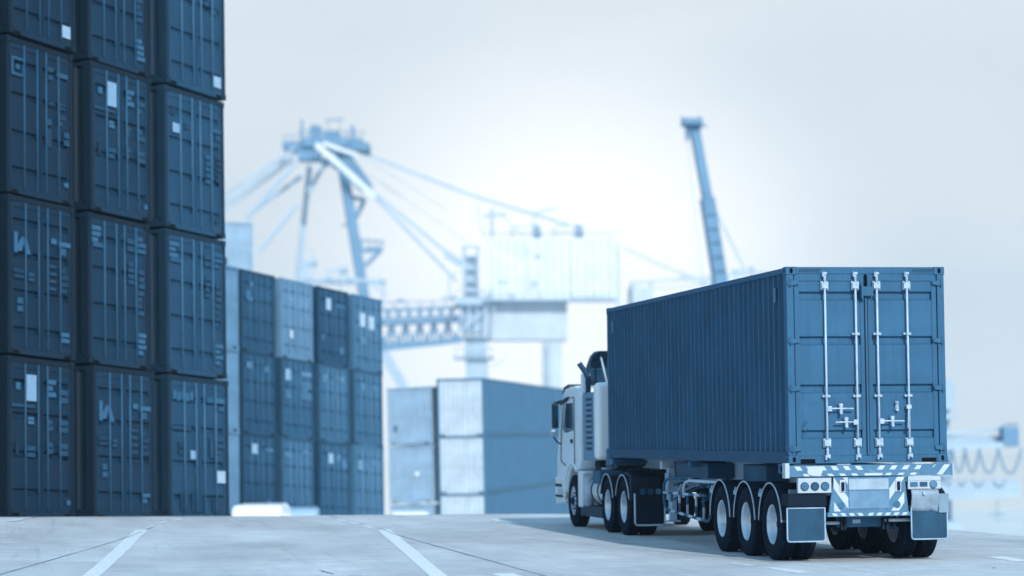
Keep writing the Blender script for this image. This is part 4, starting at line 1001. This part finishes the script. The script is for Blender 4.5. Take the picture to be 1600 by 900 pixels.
# ------------------------------------------------------------------ cranes
def cm(name, v, k=1): return mat(name, v, k, rough=.6, var=.1, scale=.3, dirt=.2, dirt_v=max(.1, v - .15))
K1 = cm('crane_steel_blue', .59, .85); K2 = cm('crane_pale_steel', .78, .8); K3 = cm('crane_white', .93, .82); K4 = cm('crane_dark_steel', .38, .85); K5 = cm('crane_very_pale', .86, .72)  # pale tones: much of the distance haze is put into the paint
GZ = -17.2
def mem(mb, pts, d, w, w2=None):
    """straight steel members through points of the photograph; w in pixels across"""
    for (a, b) in zip(pts, pts[1:]):
        da = d if not isinstance(d, tuple) else d[0]; db = d if not isinstance(d, tuple) else d[1]
        mb.beam(at(a[0], a[1], da), at(b[0], b[1], db), w * da / FPX, (w2 or w) * da / FPX)
def lattice(mb, a0, a1, b0, b1, d, n, w, cw):
    """two chords a and b with zigzag webs"""
    mem(mb, [a0, a1], d, cw); mem(mb, [b0, b1], d, cw)
    L2 = lambda p, q, t: (p[0] + (q[0] - p[0]) * t, p[1] + (q[1] - p[1]) * t)
    for i in range(n):
        p = L2(a0, a1, i / n); q = L2(b0, b1, (i + .5) / n); r_ = L2(a0, a1, (i + 1) / n)
        mem(mb, [p, q], d, w); mem(mb, [q, r_], d, w); mem(mb, [L2(b0, b1, i / n), p], d, w)
def block(mb, x0, y0, x1, y1, d, dep, mi=0):
    a = at(x0, y0, d); r2 = RIGHT * ((x1 - x0) / FPX * d); dn = Vector((0, 0, -1)) * ((y1 - y0) / FPX * d); bk = fw * dep
    vs = [a, a + r2, a + r2 + dn, a + dn]; vs += [v + bk for v in vs]
    mb.add(vs, [(0, 3, 2, 1), (4, 5, 6, 7), (0, 1, 5, 4), (1, 2, 6, 5), (2, 3, 7, 6), (3, 0, 4, 7)], mi)
def foot(px, py, d, w):      # leg down to the quay
    a = at(px, py, d); g = Vector((a.x, a.y, GZ)); return a, g

D = 500
c1 = thing('quay_crane', 'tall quay crane with peaked A-frame and spreading stays above the middle stack', 'crane', Matrix.Translation((at(520, 600, D).x, at(520, 600, D).y, GZ)))
def cpart(mb, nm, m_, root):
    o = mb.build(nm, m_, None, fixn=True); o.parent = root; o.matrix_parent_inverse = root.matrix_world.inverted(); return o
def upd(): bpy.context.view_layer.update()
upd()
mb = MB(); mem(mb, [(536, 262), (570, 470)], D, 15); a = at(570, 470, D); b = at(588, 560, D); mb.beam(a, Vector((b.x, b.y, GZ)), 2.0); cpart(mb, 'leg', K1, c1)
mb = MB(); mem(mb, [(484, 258), (464, 445)], D + 14, 8); a = at(464, 445, D + 14); mb.beam(a, Vector((a.x, a.y, GZ)), 1.1); cpart(mb, 'leg', K2, c1)
mb = MB(); mem(mb, [(572, 505), (632, 606)], D, 14); a = at(632, 606, D); mb.beam(a, Vector((a.x + 2, a.y, GZ)), 1.6); cpart(mb, 'leg', K2, c1)
mb = MB()
block(mb, 441, 221, 472, 232, D, 8); block(mb, 538, 222, 576, 234, D, 8); block(mb, 472, 215, 545, 228, D - 1, 8); block(mb, 465, 228, 500, 250, D, 5); block(mb, 548, 216, 566, 226, D, 5)
block(mb, 485, 196, 500, 216, D, 4); block(mb, 506, 206, 530, 218, D, 4); mem(mb, [(505, 258), (525, 240)], D, 12)
cpart(mb, 'head_platform', K1, c1)
mb = MB()
for x in range(470, 566, 12): mem(mb, [(x, 218), (x, 203)], D, 1.6)
mem(mb, [(466, 204), (570, 206)], D, 1.6); mem(mb, [(466, 211), (570, 213)], D, 1.4); mem(mb, [(508, 188), (536, 186)], D, 2.5); mem(mb, [(512, 188), (514, 204)], D, 1.2); mem(mb, [(532, 187), (530, 204)], D, 1.2)
mem(mb, [(471, 222), (472, 187)], D, 4); mem(mb, [(551, 222), (551, 196)], D, 5); mem(mb, [(489, 215), (490, 194)], D, 3.5)
for x in (444, 452, 460): mem(mb, [(x, 221), (x, 211)], D, 1.4)
mem(mb, [(441, 211), (466, 211)], D, 1.2)
cpart(mb, 'railing', K1, c1)
mb = MB()      # head plate, a thick steel gusset
P = [(500, 228), (548, 240), (580, 286), (584, 304), (560, 296), (535, 268), (520, 262)]
va = [at(x, y, D + 2) for x, y in P]; vb = [v + fw * 3 for v in va]; n_ = len(P)
mb.add(va + vb, [tuple(range(n_)), tuple(range(2 * n_ - 1, n_ - 1, -1))] + [(i, i + n_, (i + 1) % n_ + n_, (i + 1) % n_) for i in range(n_)])
cpart(mb, 'head_gusset', K1, c1)
mb = MB(); mem(mb, [(494, 226), (540, 266), (586, 309)], D - 4, 9); mem(mb, [(505, 224), (560, 243)], D - 4, 6); cpart(mb, 'white_brace', K3, c1)
mb = MB()
for a, b, w_, dd in (((462, 230), (340, 312), 4, 0), ((465, 236), (340, 327), 6, 12), ((458, 250), (340, 338), 3, 4), ((462, 254), (382, 345), 6, 0), ((471, 276), (400, 326), 5.5, 6), ((465, 320), (404, 394), 5.5, 0), ((508, 254), (482, 300), 6, 4)):
    mem(mb, [a, b], D + dd, w_)
cpart(mb, 'back_stay', K2, c1)
mb = MB(); mem(mb, [(565, 238), (640, 268), (745, 308), (890, 352)], D + 6, 4.5); mem(mb, [(578, 296), (722, 414)], D, 5); mem(mb, [(586, 308), (714, 440)], D + 12, 5); mem(mb, [(696, 396), (722, 413)], D, 11)
mem(mb, [(575, 272), (660, 330), (740, 385)], D + 12, 1.2); mem(mb, [(560, 240), (700, 330)], D + 14, 1.2); cpart(mb, 'fore_stay', K2, c1)
mb = MB(); mem(mb, [(548, 309), (570, 311), (556, 341)], D, 6); mem(mb, [(556, 374), (600, 378)], D, 3); mem(mb, [(560, 392), (594, 392), (570, 416)], D, 6)
for x in (566, 577, 588, 597): mem(mb, [(x, 392), (x, 375)], D, 2)
mem(mb, [(534, 352), (556, 350)], D, 3); mem(mb, [(552, 340), (552, 372)], D, 3); block(mb, 572, 386, 596, 392, D, 4); cpart(mb, 'stair_platform', K1, c1)
c1b = thing('winch_house', 'cluster of small winch cabins and ring sheaves above the middle stack', 'crane machinery', Matrix.Translation((at(520, 600, 470).x, at(520, 600, 470).y, GZ))); upd()
mb = MB()
block(mb, 471, 406, 491, 414, 470, 6); mem(mb, [(474, 414), (472, 470)], 470, 4); mem(mb, [(489, 414), (490, 470)], 470, 3); mem(mb, [(471, 392), (490, 392)], 470, 1.5); mem(mb, [(472, 392), (472, 406)], 470, 1.5); mem(mb, [(489, 392), (489, 406)], 470, 1.5); mem(mb, [(480, 414), (482, 470)], 470, 5)
block(mb, 528, 417, 540, 426, 470, 5); mem(mb, [(508, 424), (540, 420)], 470, 4); mem(mb, [(532, 426), (532, 470)], 470, 3)
for x0 in (514, 545): mb.tube([at(x0 + 11 * math.cos(a_), 444 - 10 * math.sin(a_), 470) for a_ in [PI * k / 10 for k in range(11)]], .35, 8)
mem(mb, [(536, 440), (545, 433), (600, 446)], 470, 4); mem(mb, [(600, 446), (596, 480)], 470, 3); mem(mb, [(575, 440), (604, 462)], 470, 3)
block(mb, 468, 436, 600, 441, 478, 6); mem(mb, [(470, 440), (470, 480)], 470, 4); a = at(560, 470, 470); mb.beam(a, Vector((a.x, a.y, GZ)), 2.2); a = at(485, 440, 474); mb.beam(a, Vector((a.x, a.y, GZ)), 2)
cpart(mb, 'machinery', K2, c1b)

# second crane: machinery house, box girder, lattice bridge, tower
D = 420
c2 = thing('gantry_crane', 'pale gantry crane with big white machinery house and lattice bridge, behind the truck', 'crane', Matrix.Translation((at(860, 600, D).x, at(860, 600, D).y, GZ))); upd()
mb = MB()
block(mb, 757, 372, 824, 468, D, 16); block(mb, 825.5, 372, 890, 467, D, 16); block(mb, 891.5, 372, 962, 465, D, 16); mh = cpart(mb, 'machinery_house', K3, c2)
for i in range(1, 17):
    if i in (6, 11): continue
    mb = MB(); x_ = 757 + i * 12.2; block(mb, x_, 374, x_ + 1.2, 465, D - .35, .3); cpart(mb, 'panel_rib', K3, mh)
mb = MB()
for i in range(22): mem(mb, [(758 + i * 9.6, 371), (758 + i * 9.6, 363)], D + .5, .9)
mem(mb, [(757, 363), (962, 361)], D + .5, 1.1); mem(mb, [(757, 367), (962, 365.5)], D + .5, .8); cpart(mb, 'roof_railing', K2, c2)
mb = MB()
for i in range(21): mem(mb, [(759 + i * 9.6, 468), (759 + i * 9.6, 459)], D - 2.5, .9)
mem(mb, [(757, 459), (960, 458)], D - 2.5, 1.1); block(mb, 757, 467, 962, 469.5, D - 3, 3); cpart(mb, 'walkway', K2, c2)
mb = MB()
for i in range(14): mem(mb, [(851, 540 + i * 7), (858, 540 + i * 7)], D - 1, .9)
mem(mb, [(851, 532), (851, 640)], D - 1, 1.1); mem(mb, [(858, 532), (858, 640)], D - 1, 1.1); cpart(mb, 'ladder', K2, c2)
mb = MB(); block(mb, 757, 468, 886, 531, D, 8); cpart(mb, 'box_girder', K5, c2)  # very pale and ends early: glow wash put into colour and shape
mb = MB(); block(mb, 848, 531.5, 878, 640, D, 5); a = at(848, 640, D); block(mb, 848, 640.5, 878, 835, D, 5); cpart(mb, 'leg', K5, c2)
mb = MB()
lattice(mb, (590, 485), (722, 480), (590, 506), (722, 500), D, 8, 2.5, 5); lattice(mb, (590, 508), (722, 502), (590, 538), (722, 531), D + 1, 6, 4, 4)
mem(mb, [(590, 545), (722, 531)], D - 2, 9); mem(mb, [(590, 500), (722, 495)], D + 9, 4)
for i in range(7): mem(mb, [(596 + i * 20, 484), (596 + i * 20, 472)], D, 1.6)
mem(mb, [(590, 473), (722, 470)], D, 1.8)
mem(mb, [(620, 470), (632, 470)], D, 4); cpart(mb, 'lattice_bridge', K1, c2)
mb = MB()
block(mb, 722, 384, 727, 466, D, 2); block(mb, 744, 384, 748, 466, D, 2); block(mb, 728, 400, 744, 464, D + 1, 2, 0)
for y in (386, 400, 420, 440, 455): mem(mb, [(722, y), (750, y)], D, 3.5)
block(mb, 710, 464, 768, 476, D - 2, 10); block(mb, 722, 477, 764, 520, D, 7); block(mb, 715, 524, 768, 528, D - 1, 9); block(mb, 726, 529, 760, 556, D, 6); block(mb, 708, 556, 772, 560, D - 1, 9); block(mb, 727, 561, 762, 836, D, 7)
for i in range(5): mem(mb, [(712 + i * 14, 464), (712 + i * 14, 452)], D - 2, 1.5); mem(mb, [(712 + i * 14, 556), (712 + i * 14, 544)], D - 2, 1.5); mem(mb, [(716 + i * 13, 524), (720 + i * 13, 478)], D - 2, 2.5)
mem(mb, [(710, 452), (770, 452)], D - 2, 1.8); mem(mb, [(708, 544), (772, 544)], D - 2, 1.8)
mem(mb, [(690, 465), (712, 465)], D, 5); mem(mb, [(700, 430), (722, 424)], D, 2); mem(mb, [(702, 430), (702, 465)], D, 2.5); mem(mb, [(712, 520), (762, 482)], D - 2, 3); mem(mb, [(768, 575), (790, 560)], D - 2, 2)
cpart(mb, 'tower', K2, c2)
mb = MB()
mem(mb, [(769, 371), (769, 325)], D, 4.5); mem(mb, [(755, 338), (792, 334)], D, 5)
for x0 in (800, 866):
    mem(mb, [(x0, 371), (x0, 354), (x0 + 44, 352), (x0 + 46, 371)], D, 2); mem(mb, [(x0, 363), (x0 + 46, 362)], D, 1.6); block(mb, x0 + 32, 350, x0 + 44, 371, D + 1, 3)
mem(mb, [(833, 333), (870, 325)], D, 3); mem(mb, [(834, 333), (834, 352)], D, 2)
mem(mb, [(745, 320), (755, 371)], D, 1.5); mem(mb, [(784, 336), (820, 371)], D, 1.5)
cpart(mb, 'roof_equipment', K2, c2)
for q in ((836, 398, 846, 401), (778, 438, 792, 441), (794, 459, 804, 466), (832, 438, 838, 448)):
    mb = MB(); block(mb, *q, D - .6, .5); cpart(mb, 'wall_fitting', K2, mh)

# third: faint jib crane far off behind the container roof
D = 620
c3 = thing('jib_crane', 'faint distant crane with a thin sloping boom above the container roof', 'crane', Matrix.Translation((at(1080, 600, D).x, at(1080, 600, D).y, GZ))); upd()
mb = MB(); mem(mb, [(975, 388), (1065, 428), (1120, 446)], D, 4); mem(mb, [(1065, 428), (1115, 446)], D, 8); mem(mb, [(985, 442), (1190, 428)], D, 5); mem(mb, [(1010, 452), (1200, 438)], D, 3); cpart(mb, 'boom', K5, c3)
mb = MB(); mem(mb, [(964, 378), (966, 480)], D, 6); mem(mb, [(990, 440), (990, 500)], D, 10); mem(mb, [(1018, 440), (1018, 500)], D, 5); a = at(1000, 500, D); mb.beam(at(1000, 450, D), Vector((a.x, a.y, GZ)), 5); cpart(mb, 'mast', K5, c3)
mb = MB(); block(mb, 1146, 421, 1168, 427, D, 4); block(mb, 1172, 417, 1179, 440, D, 3); block(mb, 1180, 424, 1204, 427, D, 4); mem(mb, [(1150, 427), (1150, 440)], D, 3); mem(mb, [(1196, 427), (1196, 440)], D, 3); cpart(mb, 'cabin', K2, c3)

# telescopic boom crane
D = 260
gz = -10.4
c4 = thing('mobile_crane', 'telescopic boom crane raised steeply behind the container', 'crane', Matrix.Translation((at(1140, 600, D).x, at(1140, 600, D).y, gz))); upd()
mb = MB(); mem(mb, [(1086, 205), (1108, 325)], D, 14); mem(mb, [(1105, 310), (1124, 432)], D, 20); b0 = at(1124, 430, D); b1 = at(1150, 700, D); mb.beam(b0, Vector((b1.x, b1.y, gz + 3)), 1.4)
for i in range(5): mem(mb, [(1100 + i * 4, 335 + i * 22), (1119 + i * 4, 333 + i * 22)], D - .8, 3)
cpart(mb, 'boom', K1, c4)
mb = MB(); block(mb, 1067, 184, 1098, 193, D - 1, 3); block(mb, 1072, 193, 1094, 208, D, 2); mem(mb, [(1066, 182), (1066, 198)], D, 3); mem(mb, [(1074, 200), (1074, 220)], D, 5); mem(mb, [(1094, 195), (1104, 197)], D, 4); mem(mb, [(1094, 205), (1094, 182)], D, 3); cpart(mb, 'boom_head', K1, c4)
mb = MB(); mem(mb, [(1117, 326), (1166, 425)], D + 3, 3.5); mem(mb, [(1074, 220), (1098, 440)], D, 1.0); cpart(mb, 'rope', K5, c4)
mb = MB(); a = at(1150, 700, D); mb.box(a.x - 2, a.x + 7, a.y - 2, a.y + 2, gz + 1.2, gz + 3.4); mb.box(a.x - 3, a.x - .6, a.y - 1.4, a.y + 1.4, gz + 1.2, gz + 3.8)
for k in range(4): mb.tube([(a.x - 2 + k * 2.6, a.y - 2.2, gz + .65), (a.x - 2 + k * 2.6, a.y + 2.2, gz + .65)], .65, 14)
cpart(mb, 'carrier', K1, c4)

# right-hand crane with festoon cable loops
D = 210
c5 = thing('yard_crane', 'pale yard crane beam with hanging festoon cable loops at the right edge', 'crane', Matrix.Translation((at(1530, 800, D).x, at(1530, 800, D).y, -8.2))); upd()
mb = MB(); mem(mb, [(1400, 682), (1590, 670)], D, 5); mem(mb, [(1400, 704), (1592, 693)], D - 1, 8); block(mb, 1400, 681, 1588, 698, D + .2, .6); cpart(mb, 'upper_beam', K2, c5)
mb = MB(); block(mb, 1568, 668, 1592, 697, D - 1.2, 2); 
for x in (1570, 1578, 1586): mem(mb, [(x, 668), (x, 660)], D - 1, 2)
mem(mb, [(1560, 668), (1592, 662)], D - 1, 2); cpart(mb, 'trolley', K1, c5)
mb = MB()
X0 = (1468, 1488, 1508, 1530, 1560, 1596)
for a, b in zip(X0, X0[1:]):
    dp = 36 + (b - a) * .1
    mb.tube([at(a + (b - a) * t_, 700 + dp * (1 - abs(2 * t_ - 1) ** 2.2), D - 1.3) for t_ in [k / 14 for k in range(15)]], .085, 6)
cpart(mb, 'festoon_cable', K1, c5)
mb = MB(); mem(mb, [(1400, 778), (1592, 770)], D, 13); mem(mb, [(1400, 752), (1592, 750)], D + .5, 3); mem(mb, [(1400, 764), (1592, 760)], D + .8, 14)
cpart(mb, 'lower_beam', K2, c5)
mb = MB(); block(mb, 1462, 690, 1483, 746, D + 1, 2); block(mb, 1462, 592, 1491, 640, D + 1, 3); block(mb, 1462, 646, 1495, 655, D, 3); block(mb, 1462, 640, 1484, 835, D + 3, 2); block(mb, 1400, 600, 1425, 835, D + 3, 2); block(mb, 1462, 815, 1501, 838, D, 3); cpart(mb, 'end_frame', K2, c5)
mb = MB(); mem(mb, [(1548, 806), (1568, 804)], D + 2, 4); mem(mb, [(1558, 806), (1560, 815)], D + 2, 3); mem(mb, [(1558, 780), (1558, 806)], D + 2, 1); cpart(mb, 'hook', K2, c5)

if HAZE: pass
